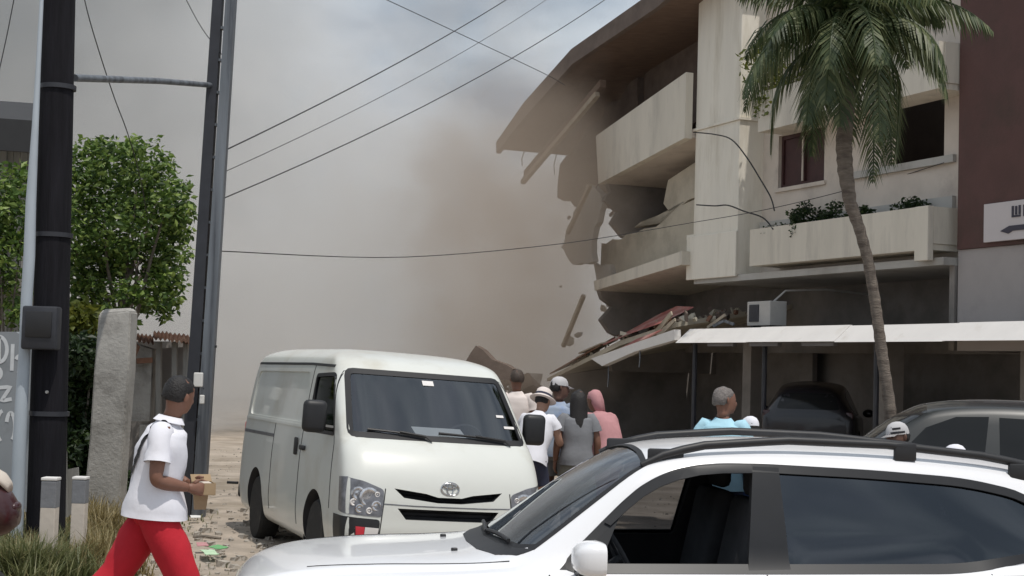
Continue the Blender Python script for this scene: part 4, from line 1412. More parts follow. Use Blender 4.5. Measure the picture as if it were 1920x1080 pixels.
def ring_patch(name, bvh, axis, poly, width, m, parent, off=.006, th=.008, sub=3, rnd=0, outward=False):
    if rnd: poly = rounded(poly, rnd)
    inner = inset_poly(poly, width)
    bm = NB()
    n = len(poly)
    A, B = [], []
    for i in range(n):
        L = (Vector(poly[(i + 1) % n]) - Vector(poly[i])).length
        k = max(1, int(L / .08))
        for j in range(k):
            u = j / k
            a = Vector(poly[i]).lerp(Vector(poly[(i + 1) % n]), u); b = Vector(inner[i]).lerp(Vector(inner[(i + 1) % n]), u)
            A.append(bm.verts.new((a.x, a.y, 0))); B.append(bm.verts.new((b.x, b.y, 0)))
    for i in range(len(A)):
        j = (i + 1) % len(A)
        bm.faces.new((A[i], A[j], B[j], B[i]))
    project(bm, bvh, axis, off)
    if th: bmesh.ops.solidify(bm, geom=bm.faces[:], thickness=th)
    return obj(name, bm, m, parent, 40)

def line_patch(name, bvh, axis, pts, w, m, parent, off=.003, th=.005):
    bm = NB()
    Q = []
    for p, q in zip(pts, pts[1:]):
        p, q = Vector(p), Vector(q)
        k = max(1, int((q - p).length / .05))
        for j in range(k): Q.append(p.lerp(q, j / k))
    Q.append(Vector(pts[-1]))
    vs = []
    for i, p in enumerate(Q):
        t = (Q[min(i + 1, len(Q) - 1)] - Q[max(i - 1, 0)]).normalized()
        nn = Vector((-t.y, t.x)) * w / 2
        vs.append((bm.verts.new((p.x + nn.x, p.y + nn.y, 0)), bm.verts.new((p.x - nn.x, p.y - nn.y, 0))))
    for a, b in zip(vs, vs[1:]): bm.faces.new((a[0], b[0], b[1], a[1]))
    project(bm, bvh, axis, off)
    bmesh.ops.solidify(bm, geom=bm.faces[:], thickness=th)
    return obj(name, bm, m, parent, 40)

def boolean(me, cutters, paint):
    """carve cutter bmeshes out of a closed mesh"""
    me.materials.append(paint)
    tmp = bpy.data.objects.new('tmp', me)
    COL.objects.link(tmp)
    cs = []
    for bm in cutters:
        cm_mat = M['interior']
        if isinstance(bm, tuple): bm, cm_mat = bm
        bmesh.ops.recalc_face_normals(bm, faces=bm.faces[:])
        cm = bpy.data.meshes.new('cut'); bm.to_mesh(cm); bm.free(); cm.materials.append(cm_mat)
        co = bpy.data.objects.new('cut', cm); COL.objects.link(co); cs.append(co)
        md = tmp.modifiers.new('b', 'BOOLEAN'); md.operation = 'DIFFERENCE'; md.solver = 'EXACT'; md.material_mode = 'TRANSFER'; md.object = co
    dg = bpy.context.evaluated_depsgraph_get()
    out = bpy.data.meshes.new_from_object(tmp.evaluated_get(dg))
    for c in cs: bpy.data.objects.remove(c)
    bpy.data.objects.remove(tmp)
    return out

def wheel(parent, x, y, r, w, out, rimmat, hub=True):
    bm = NB()
    lathe(bm, [(r * .62, -w * .5), (r * .93, -w * .5), (r, -w * .36), (r, w * .36), (r * .93, w * .5), (r * .62, w * .5)], (x, y, r), 32, 'Y')
    t = obj('wheel', bm, M['tyre'], parent, 50)
    bm = NB()
    s = 1 if out > 0 else -1
    prof = [(r * .63, -w * .45), (r * .63, w * .40), (r * .58, w * .43), (r * .5, w * .30), (r * .3, w * .34), (r * .12, w * .42), (r * .04, w * .42)]
    if s < 0: prof = [(a, -b) for a, b in prof]
    lathe(bm, prof, (x, y, r), 28, 'Y')
    obj('rim', bm, rimmat, t, 35)
    bm = NB()
    for k in range(8):
        a = k * math.pi / 4
        lathe(bm, [(r * .05, -w * .02), (r * .075, 0), (r * .05, w * .02)], (x + r * .42 * math.cos(a), y + s * w * .325, r + r * .42 * math.sin(a)), 8, 'Y')
    obj('rim_hole', bm, M['blackpl'], t)
    return t

def prism_side(poly, y0=-2, y1=2):
    bm = NB(); prism(bm, [(p[0], y0, p[1]) for p in poly], (0, y1 - y0, 0)); return bm
def prism_front(poly, x0, x1):
    bm = NB(); prism(bm, [(x0, p[0], p[1]) for p in poly], (x1 - x0, 0, 0)); return bm
def cyl_y(x, z, r, y0, y1):
    bm = NB(); lathe(bm, [(r, y0), (r, y1)], (x, 0, z), 40, 'Y'); return bm

def car_seat(name, x, y, z, parent, s=1):
    bm = NB()
    box(bm, (x, y, z), (.5, .5, .16), bevel=.05)
    box(bm, (x - .26, y, z + .38), (.14, .48, .66), rot=Matrix.Rotation(R(-12), 3, 'Y'), bevel=.05)
    box(bm, (x - .34, y, z + .80), (.10, .26, .18), bevel=.04)
    return obj(name, bm, M['seat'], parent, 50)

def steering(x, y, z, parent):
    bm = NB()
    m = Matrix.Rotation(R(-62), 3, 'Y')
    pts = [m @ Vector((.18 * math.cos(a), .18 * math.sin(a), 0)) + Vector((x, y, z)) for a in [2 * math.pi * i / 24 for i in range(25)]]
    tube(bm, pts, .014, 6)
    tube(bm, [m @ Vector((-.17, 0, 0)) + Vector((x, y, z)), m @ Vector((.17, 0, 0)) + Vector((x, y, z))], .016, 6)
    tube(bm, [Vector((x, y, z)), Vector((x + .35, y, z - .25))], .03, 6)
    return obj('steering_wheel', bm, M['interior'], parent, 60)

# white van ---------------------------------------------------------------
def build_van():
    # pose of the point on the ground under the middle of the front bumper
    t = thing('van', 'white panel van parked on the dusty street facing the viewer', 'van', (-.47, 12.07, .06), rot=(R(-2.6), 0, R(-69.4)))
    #       z     xf     xr     w     rf    rr   (corner radii front and rear)
    tb = [(.24, -.16, -4.60, .76, .15, .08),
          (.30, -.05, -4.66, .81, .15, .09),
          (.46, .00, -4.69, .842, .15, .10),
          (.60, -.01, -4.69, .848, .15, .11),
          (.76, -.03, -4.68, .848, .15, .11),
          (.93, -.08, -4.67, .846, .155, .11),
          (1.08, -.17, -4.66, .838, .16, .11),
          (1.19, -.28, -4.65, .83, .165, .11),
          (1.235, -.345, -4.645, .825, .165, .11),
          (1.40, -.53, -4.62, .81, .165, .11),
          (1.58, -.73, -4.59, .79, .165, .11),
          (1.75, -.92, -4.55, .766, .165, .12),
          (1.83, -1.02, -4.51, .742, .17, .13),
          (1.875, -1.12, -4.46, .712, .2, .15),
          (1.91, -1.27, -4.38, .655, .22, .2),
          (1.94, -1.52, -4.22, .58, .25, .25),
          (1.96, -1.85, -4.0, .46, .28, .28),
          (1.972, -2.25, -3.6, .28, .2, .2)]
    rows = catmull(tb, 5)
    NF, NC, NS, NR = 13, 7, 34, 9
    def ring(z, xf, xr, w, rf, rr):
        pts = []
        bow = .095 * (w / .84) ** 2
        def fx(y): return xf - bow * (y / w) ** 2
        rf = min(rf, w * .6); rr = min(rr, w * .6)
        for i in range(NF):          # front face, from -y to +y
            y = lerp(-(w - rf), w - rf, i / (NF - 1)); pts.append((fx(y), y))
        x0 = fx(w - rf)
        sl = -2 * bow * (w - rf) / (w * w)
        for i in range(1, NC + 1):   # front corner (+y)
            a = math.pi / 2 * i / NC
            pts.append((x0 - rf * (1 - math.cos(a)) * 1.0 + sl * rf * math.sin(a) * (1 - math.sin(a)), (w - rf) + rf * math.sin(a)))
        xs, xe = x0 - rf, xr + rr
        for i in range(1, NS): pts.append((lerp(xs, xe, i / NS), w))
        for i in range(0, NC + 1):
            a = math.pi / 2 * i / NC
            pts.append((xe - rr * math.sin(a), w - rr + rr * math.cos(a)))
        for i in range(1, NR - 1):
            pts.append((xr, lerp(w - rr, -(w - rr), i / (NR - 1))))
        for i in range(0, NC + 1):
            a = math.pi / 2 * (1 - i / NC)
            pts.append((xe - rr * math.sin(a), -(w - rr) - rr * math.cos(a)))
        for i in range(1, NS): pts.append((lerp(xe, xs, i / NS), -w))
        for i in range(0, NC):
            a = math.pi / 2 * (1 - i / NC)
            pts.append((x0 - rf * (1 - math.cos(a)) + sl * rf * math.sin(a) * (1 - math.sin(a)), -(w - rf) - rf * math.sin(a)))
        return [(x, y, z) for x, y in pts]
    bm = NB()
    vr = loft(bm, [ring(*r) for r in rows], True, False)
    c = bm.verts.new((-2.95, 0, 1.980))
    top = vr[-1]
    for i in range(len(top)):
        bm.faces.new((top[i], top[(i + 1) % len(top)], c))
    bmesh.ops.recalc_face_normals(bm, faces=bm.faces[:])
    bvh = BVHTree.FromBMesh(bm)
    me = bpy.data.meshes.new('body'); bm.to_mesh(me); bm.free()
    # openings
    WS = [(-.76, 1.245), (.76, 1.245), (.685, 1.765), (-.685, 1.765)]
    SW = [(-.72, 1.23), (-1.66, 1.22), (-1.70, 1.70), (-1.06, 1.72)]
    cab = NB()
    rings = []
    for z, xf, w in ((.55, -.55, .72), (1.15, -.42, .755), (1.25, -.46, .745), (1.5, -.74, .725), (1.75, -1.02, .69), (1.82, -1.12, .66)):
        rings.append([(xf, -w, z), (xf, w, z), (-2.2, w, z), (-2.2, -w, z)])
    loft(cab, rings)
    cuts = [cab]
    cuts.append(prism_front(rounded(WS, .06, 4), -1.25, .3))
    for y0, y1 in ((.6, 1.2), (-1.2, -.6)):
        cuts.append(prism_side(rounded(SW, .05, 3), y0, y1))
    FXW, RXW, WR = -1.16, -3.75, .325
    for xw in (FXW, RXW):
        for y0, y1 in ((.42, 1.2), (-1.2, -.42)):
            cuts.append(cyl_y(xw, .33, .40, y0, y1))
    # grille slots and lamp recesses
    g1 = [(-.46, .845), (-.20, .815), (-.10, .79), (.10, .79), (.20, .815), (.46, .845), (.38, .775), (.1, .745), (-.1, .745), (-.38, .775)]
    g2 = [(-.43, .69), (.43, .69), (.36, .605), (-.36, .605)]
    cuts.append(prism_front(g1, -.16, .3)); cuts.append(prism_front(g2, -.12, .3))
    # recessed blank panel on each side
    PN = [(-1.92, 1.27), (-4.42, 1.25), (-4.34, 1.71), (-1.96, 1.73)]
    for ax in ('left', 'right'):
        pb = flat_grid(rounded(PN, .09, 4), .2)
        project(pb, bvh, ax, .05)
        bmesh.ops.recalc_face_normals(pb, faces=pb.faces[:])
        n = AX[ax][0]
        for f in pb.faces:
            if f.normal.dot(n) < 0: f.normal_flip()
        g = bmesh.ops.extrude_face_region(pb, geom=pb.faces[:])
        vs = [v for v in g['geom'] if isinstance(v, bmesh.types.BMVert)]
        bmesh.ops.translate(pb, vec=-n * .064, verts=vs)
        cuts.append((pb, M['vanpaint']))
    me = boolean(me, cuts, M['vanpaint'])
    me.name = 'body'
    link('body', me, None, t, 32)
    patch('windscreen', bvh, 'front', rounded(inset_poly(WS, -.012), .06, 4), G_wind, t, -.004, .004, .07)
    ring_patch('windscreen_seal', bvh, 'front', inset_poly(WS, -.022), .045, M['seal'], t, .003, .006, rnd=.07)
    for ax in ('left', 'right'):
        patch('side_window', bvh, ax, rounded(inset_poly(SW, -.008), .05, 3), G_tint, t, -.012, .004, .09)
        ring_patch('window_seal', bvh, ax, inset_poly(SW, -.02), .032, M['seal'], t, .003, .006, rnd=.06)
        line_patch('seam', bvh, ax, [(-.62, .62), (-.66, 1.15), (-1.02, 1.76)], .011, M['seal'], t)
        line_patch('seam', bvh, ax, [(-1.84, .36), (-1.84, 1.79)], .012, M['seal'], t)
        line_patch('seam', bvh, ax, [(-3.05, .38), (-3.05, 1.22)], .011, M['seal'], t)
        line_patch('door_rail', bvh, ax, [(-3.06, 1.09), (-4.55, 1.07)], .032, M['lensgrey'], t)
        line_patch('moulding', bvh, ax, [(-1.9, 1.235), (-4.5, 1.215)], .026, M['vanpaint'], t, .012, .014)
        line_patch('roof_gutter', bvh, ax, [(-1.15, 1.795), (-2.0, 1.805), (-4.45, 1.79)], .022, M['blackpl'], t, .006, .008)
        sy = 1 if ax == 'left' else -1
        for hx in (-1.72, -1.98):
            bm = NB()
            box(bm, (hx, sy * .858, 1.05), (.05 if hx < -1.8 else .15, .03, .16 if hx < -1.8 else .045), bevel=.01)
            obj('door_handle', bm, M['blackpl'], t, 40)
        # mirrors
        bm = NB(); box(bm, (-.80, sy * .985, 1.36), (.11, .20, .27), bevel=.045, seg=3)
        tube(bm, [(-.78, sy * .80, 1.27), (-.80, sy * .92, 1.28)], .022, 6)
        mi = obj('mirror', bm, M['blackpl'], t, 50)
        bm = NB(); box(bm, (-.862, sy * .985, 1.36), (.006, .15, .21), bevel=.002)
        obj('mirror_glass', bm, M['chrome'], mi)
    S = lambda pl, s: [(p[0] * s, p[1]) for p in pl]
    HL = [(-.846, .915), (-.70, .890), (-.54, .83), (-.552, .615), (-.842, .625)]
    BC = [(-.843, .605), (-.565, .595), (-.575, .43), (-.60, .25), (-.80, .25), (-.838, .32)]
    for s in (1, -1):
        hl = patch('headlight', bvh, 'front', rounded(S(HL, s), .03), M['lensgrey'], t, .004, .012, .05)
        for (cy, cz, r, m) in ((-.66, .765, .080, 'lens'), (-.745, .79, .055, 'lens'), (-.60, .70, .042, 'lens'), (-.73, .675, .036, 'chrome'), (-.655, .66, .026, 'whiterefl'), (-.775, .72, .030, 'whiterefl'), (-.595, .79, .022, 'whiterefl')):
            hit = bvh.ray_cast(Vector((3, cy * s, cz)), Vector((-1, 0, 0)))[0]
            bm = NB(); lathe(bm, [(r, -.012), (r, .006), (r * .8, .010), (r * .45, .002), (r * .15, .006)], hit, 14, 'X')
            obj('reflector', bm, M[m], hl, 30)
        ax = 'left' if s > 0 else 'right'
        patch('headlight_side', bvh, ax, [(-.20, .915), (-.34, .905), (-.29, .64), (-.15, .625)], M['lensgrey'], t, .004, .012, .04)
        patch('bumper_side', bvh, ax, [(-.13, .605), (-.44, .60), (-.42, .26), (-.16, .25)], M['blackpl'], t, .004, .012, .04)
        bc = patch('bumper_corner', bvh, 'front', rounded(S(BC, s), .03), M['blackpl'], t, .004, .012, .05)
        patch('red_reflector', bvh, 'front', S([(-.755, .535), (-.685, .532), (-.69, .462), (-.75, .465)], s), M['redrefl'], bc, .012, .006, .03)
        patch('white_reflector', bvh, 'front', S([(-.682, .532), (-.575, .528), (-.585, .455), (-.687, .46)], s), M['whiterefl'], bc, .012, .006, .03)
    patch('lower_grille', bvh, 'front', [(-.598, .445), (.598, .445), (.61, .25), (-.61, .25)], M['blackpl'], t, .004, .012, .06)
    line_patch('seam', bvh, 'front', [(-.54, .72), (-.3, .715), (.3, .715), (.54, .72)], .008, M['lensgrey'], t)
    line_patch('seam', bvh, 'front', [(-.53, .84), (-.555, .60), (-.57, .44)], .008, M['seal'], t)
    line_patch('seam', bvh, 'front', [(.53, .84), (.555, .60), (.57, .44)], .008, M['seal'], t)
    bm = NB()
    box(bm, (-.22, 0, .80), (.05, .98, .12)); box(bm, (-.17, 0, .645), (.05, .96, .12))
    for z in (.775, .80, .825): tube(bm, [(-.15, -.44, z), (-.14, 0, z - .03), (-.15, .44, z)], .005, 5)
    for z in (.63, .66): tube(bm, [(-.12, -.42, z), (-.11, 0, z), (-.12, .42, z)], .005, 5)
    obj('grille', bm, M['blackpl'], t)
    # oval emblem over the upper slot
    bm = NB()
    hx = bvh.ray_cast(Vector((3, 0, .865)), Vector((-1, 0, 0)))[0].x + .012
    el = lambda ry, rz, cz=0: [(hx - .004 - .25 * (cz + rz * math.sin(a)) * .6, ry * math.cos(a), .862 + cz + rz * math.sin(a)) for a in [2 * math.pi * i / 24 for i in range(25)]]
    tube(bm, el(.075, .050), .007, 6)
    tube(bm, el(.026, .045), .006, 6)
    tube(bm, el(.052, .018, .024), .006, 6)
    obj('emblem', bm, M['chrome'], t, 60)
    # wipers, papers, cabin
    wy = lambda y, z, o=.02: bvh.ray_cast(Vector((3, y, z)), Vector((-1, 0, 0)))[0] + Vector((o, 0, o * .6))
    for ys in ((-.62, -.15), (-.02, .56)):
        bm = NB()
        tube(bm, [wy(ys[0], 1.285, .012), wy(lerp(*ys, .5), 1.27, .02), wy(ys[1], 1.245, .02)], [.013, .011, .013], 6)
        tube(bm, [wy(ys[1] + .05, 1.215, .01), wy(ys[1], 1.245, .03), wy(lerp(*ys, .55), 1.27, .03)], .01, 6)
        obj('wiper', bm, M['blackpl'], t, 60)
    bm = NB()
    prism(bm, [(-.56, -.72, 1.18), (-.56, .72, 1.18), (-.62, .72, 1.225), (-.62, -.72, 1.225)][::1], (-.34, 0, -.02))
    box(bm, (-.8, 0, .95), (.3, 1.4, .45))
    obj('dashboard', bm, M['interior'], t)
    bm = NB(); box(bm, (-2.15, 0, 1.15), (.06, 1.36, 1.2)); obj('partition', bm, M['interior'], t)
    car_seat('seat', -1.45, .40, .85, t); car_seat('seat', -1.45, -.40, .85, t)
    steering(-1.02, .40, 1.20, t)
    bm = NB()
    a = [Vector((-.60, -.13, 1.235)), Vector((-.60, .32, 1.235)), Vector((-.70, .27, 1.325)), Vector((-.70, -.17, 1.325))]
    prism(bm, a, (-.004, 0, .002))
    obj('paper', bm, M['paper'], t)
    for y, z, w, h in ((.0, 1.70, .10, .020), (.60, 1.46, .07, .010), (.66, 1.37, .10, .010)):
        patch('sticker', bvh, 'front', [(y - w / 2, z - h), (y + w / 2, z - h), (y + w / 2, z + h), (y - w / 2, z + h)], M['whiterefl'], t, .004, .002, .05)
    for xw in (FXW, RXW):
        for s in (1, -1):
            wheel(t, xw, s * .72, .325, .20, s, M['rim'])
    bm = NB(); box(bm, (-2.45, 0, .30), (3.6, 1.1, .2)); obj('underbody', bm, M['blackpl'], t)
    bm = NB(); box(bm, (-4.70, 0, .42), (.08, 1.66, .16), bevel=.03); obj('rear_bumper', bm, M['blackpl'], t, 40)
    bm = NB(); tube(bm, [(-4.58, -.86, .50), (-4.58, -.98, .50)], .016, 6); obj('rear_hook', bm, M['blackpl'], t, 60)
    for s in (1, -1):
        bm = NB(); box(bm, (-4.665, s * .76, .95), (.05, .12, .42), bevel=.02); obj('tail_light', bm, M['redrefl'], t, 40)
        bm = NB(); box(bm, (FXW - .43, s * .70, .30), (.02, .22, .22)); obj('mud_flap', bm, M['blackpl'], t)
    return t
build_van()

# crossovers: nose at x = 0, tail towards -x -----------------------------------
def car_sections(tb, n=5):
    return catmull(tb, n)
SUV_TB = [  # x, zb, wb, belt, zt, wt, zte
    (0.0, .38, .40, .60, .63, .34, .615),
    (-.03, .32, .60, .66, .72, .52, .69),
    (-.12, .27, .76, .74, .83, .64, .785),
    (-.30, .24, .86, .82, .905, .70, .865),
    (-.60, .23, .905, .885, .965, .735, .925),
    (-.95, .23, .92, .925, 1.005, .75, .962),
    (-1.16, .23, .922, .940, 1.03, .755, .978),
    (-1.30, .23, .922, .948, 1.115, .752, 1.0),
    (-1.45, .23, .922, .955, 1.225, .735, 1.085),
    (-1.70, .23, .922, .962, 1.40, .685, 1.265),
    (-1.95, .23, .922, .968, 1.525, .635, 1.425),
    (-2.12, .23, .922, .972, 1.572, .612, 1.482),
    (-2.40, .23, .922, .978, 1.605, .60, 1.512),
    (-2.80, .23, .922, .985, 1.62, .598, 1.522),
    (-3.30, .23, .92, .995, 1.61, .592, 1.508),
    (-3.80, .24, .915, 1.01, 1.57, .578, 1.462),
    (-4.10, .26, .90, 1.03, 1.525, .56, 1.415),
    (-4.28, .28, .885, 1.04, 1.46, .55, 1.36),
    (-4.40, .31, .86, 1.03, 1.30, .60, 1.22),
    (-4.48, .34, .82, 1.0, 1.10, .64, 1.06),
    (-4.52, .40, .70, .90, .95, .55, .93)]
def section(x, zb, wb, belt, zt, wt, zte):
    h = belt - zb
    gw = min(wt, wb - .10)
    P = [(0, zb), (wb * .6, zb), (wb * .86, zb + .01), (wb * .965, zb + .09), (wb * .992, zb + h * .33), (wb, zb + h * .55), (wb * .996, zb + h * .78), (wb - .018, belt - .03), (wb - .05, belt + .004)]
    a = (wb - .075, belt + .016)
    for u in (0.0, .25, .5, .75, .93):
        P.append((lerp(a[0], gw + .012, u ** 1.08), lerp(a[1], zte - .008, u)))
    P.append((gw - .012, zte + .012))
    for u, v in ((.90, .28), (.78, .52), (.6, .74), (.38, .90), (.18, .98), (0, 1)):
        P.append((gw * u, lerp(zte + .012, zt, v)))
    full = [(x, y, z) for y, z in P] + [(x, -y, z) for y, z in P[-2:0:-1]]
    return full
def suv_shell(tb=SUV_TB, n=5):
    bm = NB()
    loft(bm, [section(*r) for r in catmull(tb, n)])
    bmesh.ops.recalc_face_normals(bm, faces=bm.faces[:])
    return bm

def tailx(x): return x if x > -2.8 else -2.8 + (x + 2.8) * 1.19
def nosex(x): return x if x < -1.2 else -1.2 + (x + 1.2) * 1.2
FULL = {-.03: .05, -.12: .055, -.30: .045, -.60: .022, 0.0: .03}
SUV_TB2 = [(nosex(tailx(r[0])), r[1], r[2], r[3] + FULL.get(r[0], 0) * .8, r[4] + FULL.get(r[0], 0) + .03 * smooth(-1.6, -2.1, r[0]) * (1 - smooth(-3.9, -4.35, r[0])), r[5], r[6] + FULL.get(r[0], 0) + .034 * smooth(-1.6, -2.1, r[0]) * (1 - smooth(-3.9, -4.35, r[0]))) for r in SUV_TB]
def build_suv():
    t = thing('suv', 'white crossover with black roof rails and tinted rear windows crossing the foreground', 'car', (-1.31, 8.45, -.10), R(187.9))
    bm = suv_shell(SUV_TB2)
    bvh = BVHTree.FromBMesh(bm)
    me = bpy.data.meshes.new('body'); bm.to_mesh(me); bm.free()
    # cabin to hollow out
    cab = NB()
    rings = []
    for x, zb, wb, belt, zt, wt, zte in catmull(SUV_TB2, 2):
        if -4.4 < x < -1.42:
            z0 = .45
            w1, w2 = wb - .12, min(wt, wb - .1) - .055
            zt2, ze2 = zt - .055, zte - .05
            z1 = min(belt, ze2 - .02)
            rings.append([(x, -w1, z0), (x, -w1, z1), (x, -w2, ze2), (x, -w2 * .6, lerp(ze2, zt2, .8)), (x, w2 * .6, lerp(ze2, zt2, .8)), (x, w2, ze2), (x, w1, z1), (x, w1, z0)])
    loft(cab, rings)
    cuts = [cab]
    ALL = rounded([(-1.46, .962), (-2.62, .972), (tailx(-3.56), .985), (tailx(-4.20), 1.10), (tailx(-3.98), 1.40), (tailx(-3.66), 1.478), (tailx(-3.2), 1.512), (-2.64, 1.534), (-2.42, 1.532), (-2.28, 1.520), (-2.16, 1.496), (-2.05, 1.455), (-1.95, 1.40), (-1.85, 1.32)], .16, 5)
    SWF = [(-1.60, .985), (-2.52, .99), (-2.60, 1.506), (-2.42, 1.503), (-2.29, 1.492), (-2.17, 1.468), (-2.06, 1.425), (-1.96, 1.365), (-1.86, 1.28)]
    SWR = [(-2.72, .995), (tailx(-3.54), 1.008), (tailx(-4.12), 1.115), (tailx(-3.93), 1.375), (tailx(-3.64), 1.452), (tailx(-3.2), 1.486), (-2.72, 1.506)]
    for y0, y1 in ((.45, 1.2), (-1.2, -.45)):
        cuts.append(prism_side(rounded(SWF, .03, 3), y0, y1)); cuts.append(prism_side(rounded(SWR, .03, 3), y0, y1))
    WST = [(-1.21, 0.0), (-1.235, .35), (-1.30, .60), (-1.385, .705), (-2.0, .575), (-2.03, .3), (-2.04, 0), (-2.03, -.3), (-2.0, -.575), (-1.385, -.705), (-1.30, -.60), (-1.235, -.35)]
    ws = NB(); prism(ws, [(p[0], p[1], 1.02) for p in WST], (0, 0, .8)); cuts.append(ws)
    rg = [(-.58, 1.10), (.58, 1.10), (.48, 1.40), (-.48, 1.40)]
    cuts.append(prism_front(rg, -5.3, -4.3))
    for xw in (-.92, -3.72):
        for y0, y1 in ((.55, 1.2), (-1.2, -.55)):
            cuts.append(cyl_y(xw, .35, .40, y0, y1))
    me = boolean(me, cuts, M['suvpaint']); me.name = 'body'
    link('body', me, None, t, 35)
    # glass
    WS2 = rounded(WST, .03, 2)
    patch('windscreen', bvh, 'top', inset_poly(WST, -.006), G_wind, t, -.004, .004, .08)
    ring_patch('windscreen_seal', bvh, 'top', inset_poly(WST, -.012), .03, M['seal'], t, .004, .006)
    patch('cowl', bvh, 'top', [(-1.10, 0), (-1.12, .35), (-1.19, .60), (-1.29, .70), (-1.375, .715), (-1.292, .61), (-1.225, .355), (-1.2, 0), (-1.225, -.355), (-1.292, -.61), (-1.375, -.715), (-1.29, -.70), (-1.19, -.60), (-1.12, -.35)], M['blackpl'], t, .004, .008, .07)
    for y0, y1, x0 in ((-.55, .02, -1.19), (.0, .52, -1.2)):
        bm = NB()
        pp = []
        for u in (0, .25, .5, .75, 1):
            y = lerp(y0, y1, u)
            h = bvh.ray_cast(Vector((x0 - .10 * abs(y) - .02, y, 4)), Vector((0, 0, -1)))[0]
            pp.append(h + Vector((0, 0, .025)))
        tube(bm, pp, .012, 6)
        obj('wiper', bm, M['blackpl'], t, 60)
    for ax in ('left', 'right'):
        sy = 1 if ax == 'left' else -1
        patch('rear_side_window', bvh, ax, rounded(inset_poly(SWR, -.006), .03, 3), G_tint, t, -.012, .004, .1)
        if sy < 0: patch('front_side_window', bvh, ax, rounded(inset_poly(SWF, -.006), .03, 3), G_clear, t, -.012, .004, .1)
        # black frame round all side glass
        fr = ring_patch('window_frame', bvh, ax, ALL, .046, M['gloss'], t, .004, .008)
        patch('pillar_trim', bvh, ax, [(-2.505, .985), (-2.735, .99), (-2.735, 1.515), (-2.59, 1.518)], M['gloss'], t, .004, .008, .06)
        patch('corner_trim', bvh, ax, [(-1.50, .98), (-1.70, .98), (-1.83, 1.24), (-1.74, 1.22)], M['gloss'], t, .004, .008, .06)
        # rain visor over the front glass
        patch('rain_visor', bvh, ax, [(-1.75, 1.215), (-1.85, 1.31), (-1.95, 1.39), (-2.05, 1.445), (-2.16, 1.487), (-2.28, 1.512), (-2.42, 1.524), (-2.58, 1.528), (-2.58, 1.484), (-2.42, 1.480), (-2.29, 1.468), (-2.17, 1.442), (-2.06, 1.402), (-1.97, 1.353), (-1.88, 1.285), (-1.78, 1.20)], M['gloss'], t, .016, .008, .06)
        line_patch('seam', bvh, ax, [(-1.42, .40), (-1.44, .955)], .008, M['seal'], t)
        line_patch('seam', bvh, ax, [(-2.60, .36), (-2.60, .968)], .008, M['seal'], t)
        line_patch('seam', bvh, ax, [(-3.75, .70), (-3.85, .985)], .008, M['seal'], t)
        for hx in (-2.42, -3.42):
            bm = NB(); box(bm, (hx, sy * .935, .86), (.20, .035, .035), bevel=.012); obj('door_handle', bm, M['suvpaint'], t, 50)
        # mirror
        bm = NB()
        loft(bm, [[Vector((x, sy * 1.04 + a * math.copysign(abs(math.cos(w)) ** .55, math.cos(w)), 1.06 + b * math.copysign(abs(math.sin(w)) ** .55, math.sin(w)))) for w in [2 * math.pi * i / 28 for i in range(28)]]
                  for x, a, b in ((-1.685, .118, .082), (-1.655, .126, .090), (-1.60, .122, .086), (-1.56, .105, .072), (-1.535, .07, .048), (-1.527, .02, .014))])
        mi = obj('mirror', bm, M['suvpaint'], t, 50)
        bm = NB(); tube(bm, [(-1.60, sy * .86, .965), (-1.60, sy * .98, .985)], .03, 8); obj('mirror_arm', bm, M['blackpl'], mi, 60)
        bm = NB(); box(bm, (-1.681, sy * 1.04, 1.06), (.008, .17, .105), bevel=.003); obj('mirror_glass', bm, M['blackpl'], mi)
        # roof rail
        bm = NB()
        pts = []
        for i in range(19):
            u = i / 18
            x0 = lerp(-1.98, -4.12, u); x = tailx(x0)
            zr = polyint([(1.98, 1.49), (2.1, 1.545), (2.3, 1.60), (2.8, 1.640), (3.3, 1.628), (3.8, 1.575), (4.0, 1.53), (4.12, 1.47)], -x0)[0] + .02
            yr = polyint([(1.98, .575), (2.4, .553), (3.3, .548), (4.12, .525)], -x0)[0]
            pts.append((x, sy * yr, zr))
        tube(bm, pts, [.016] + [.024] * 17 + [.016], 8)
        rl = obj('roof_rail', bm, M['blackpl'], t, 60)
        for x, z in ((-2.12, 1.53), (tailx(-3.38), 1.59), (tailx(-3.98), 1.49)):
            bm = NB()
            box(bm, (x, sy * .552, z + .02), (.13 if -3.6 < x < -3 else .2, .034, .10), bevel=.012)
            obj('rail_foot', bm, M['blackpl'], rl, 40)
    patch('rear_window', bvh, 'rear', rounded(rg, .05), G_tint, t, -.008, .004, .08)
    # front end
    S = lambda pl, s: [(p[0] * s, p[1]) for p in pl]
    for s in (1, -1):
        patch('headlight', bvh, 'front', S([(.42, .70), (.60, .75), (.78, .80), (.82, .72), (.62, .63), (.44, .62)], s), M['lens'], t, .004, .01, .05)
        bm = NB(); box(bm, (tailx(-4.42), s * .76, .98), (.10, .14, .22), bevel=.03); obj('tail_light', bm, M['redrefl'], t, 40)
    patch('grille', bvh, 'front', [(-.34, .62), (.34, .62), (.30, .50), (-.30, .50)], M['blackpl'], t, .004, .01, .05)
    line_patch('bonnet_seam', bvh, 'top', [(-.20, .60), (-.5, .66), (-.95, .70), (-1.25, .735)], .007, M['seal'], t)
    line_patch('bonnet_seam', bvh, 'top', [(-.20, -.60), (-.5, -.66), (-.95, -.70), (-1.25, -.735)], .007, M['seal'], t)
    for y in (.33, -.33):
        h = bvh.ray_cast(Vector((-1.0, y, 4)), Vector((0, 0, -1)))[0]
        bm = NB(); box(bm, h + Vector((0, 0, .006)), (.035, .03, .018), bevel=.006); obj('washer_jet', bm, M['blackpl'], t, 50)
    for xw in (-.92, -3.72):
        for s in (1, -1): wheel(t, xw, s * .80, .35, .22, s, M['rim'])
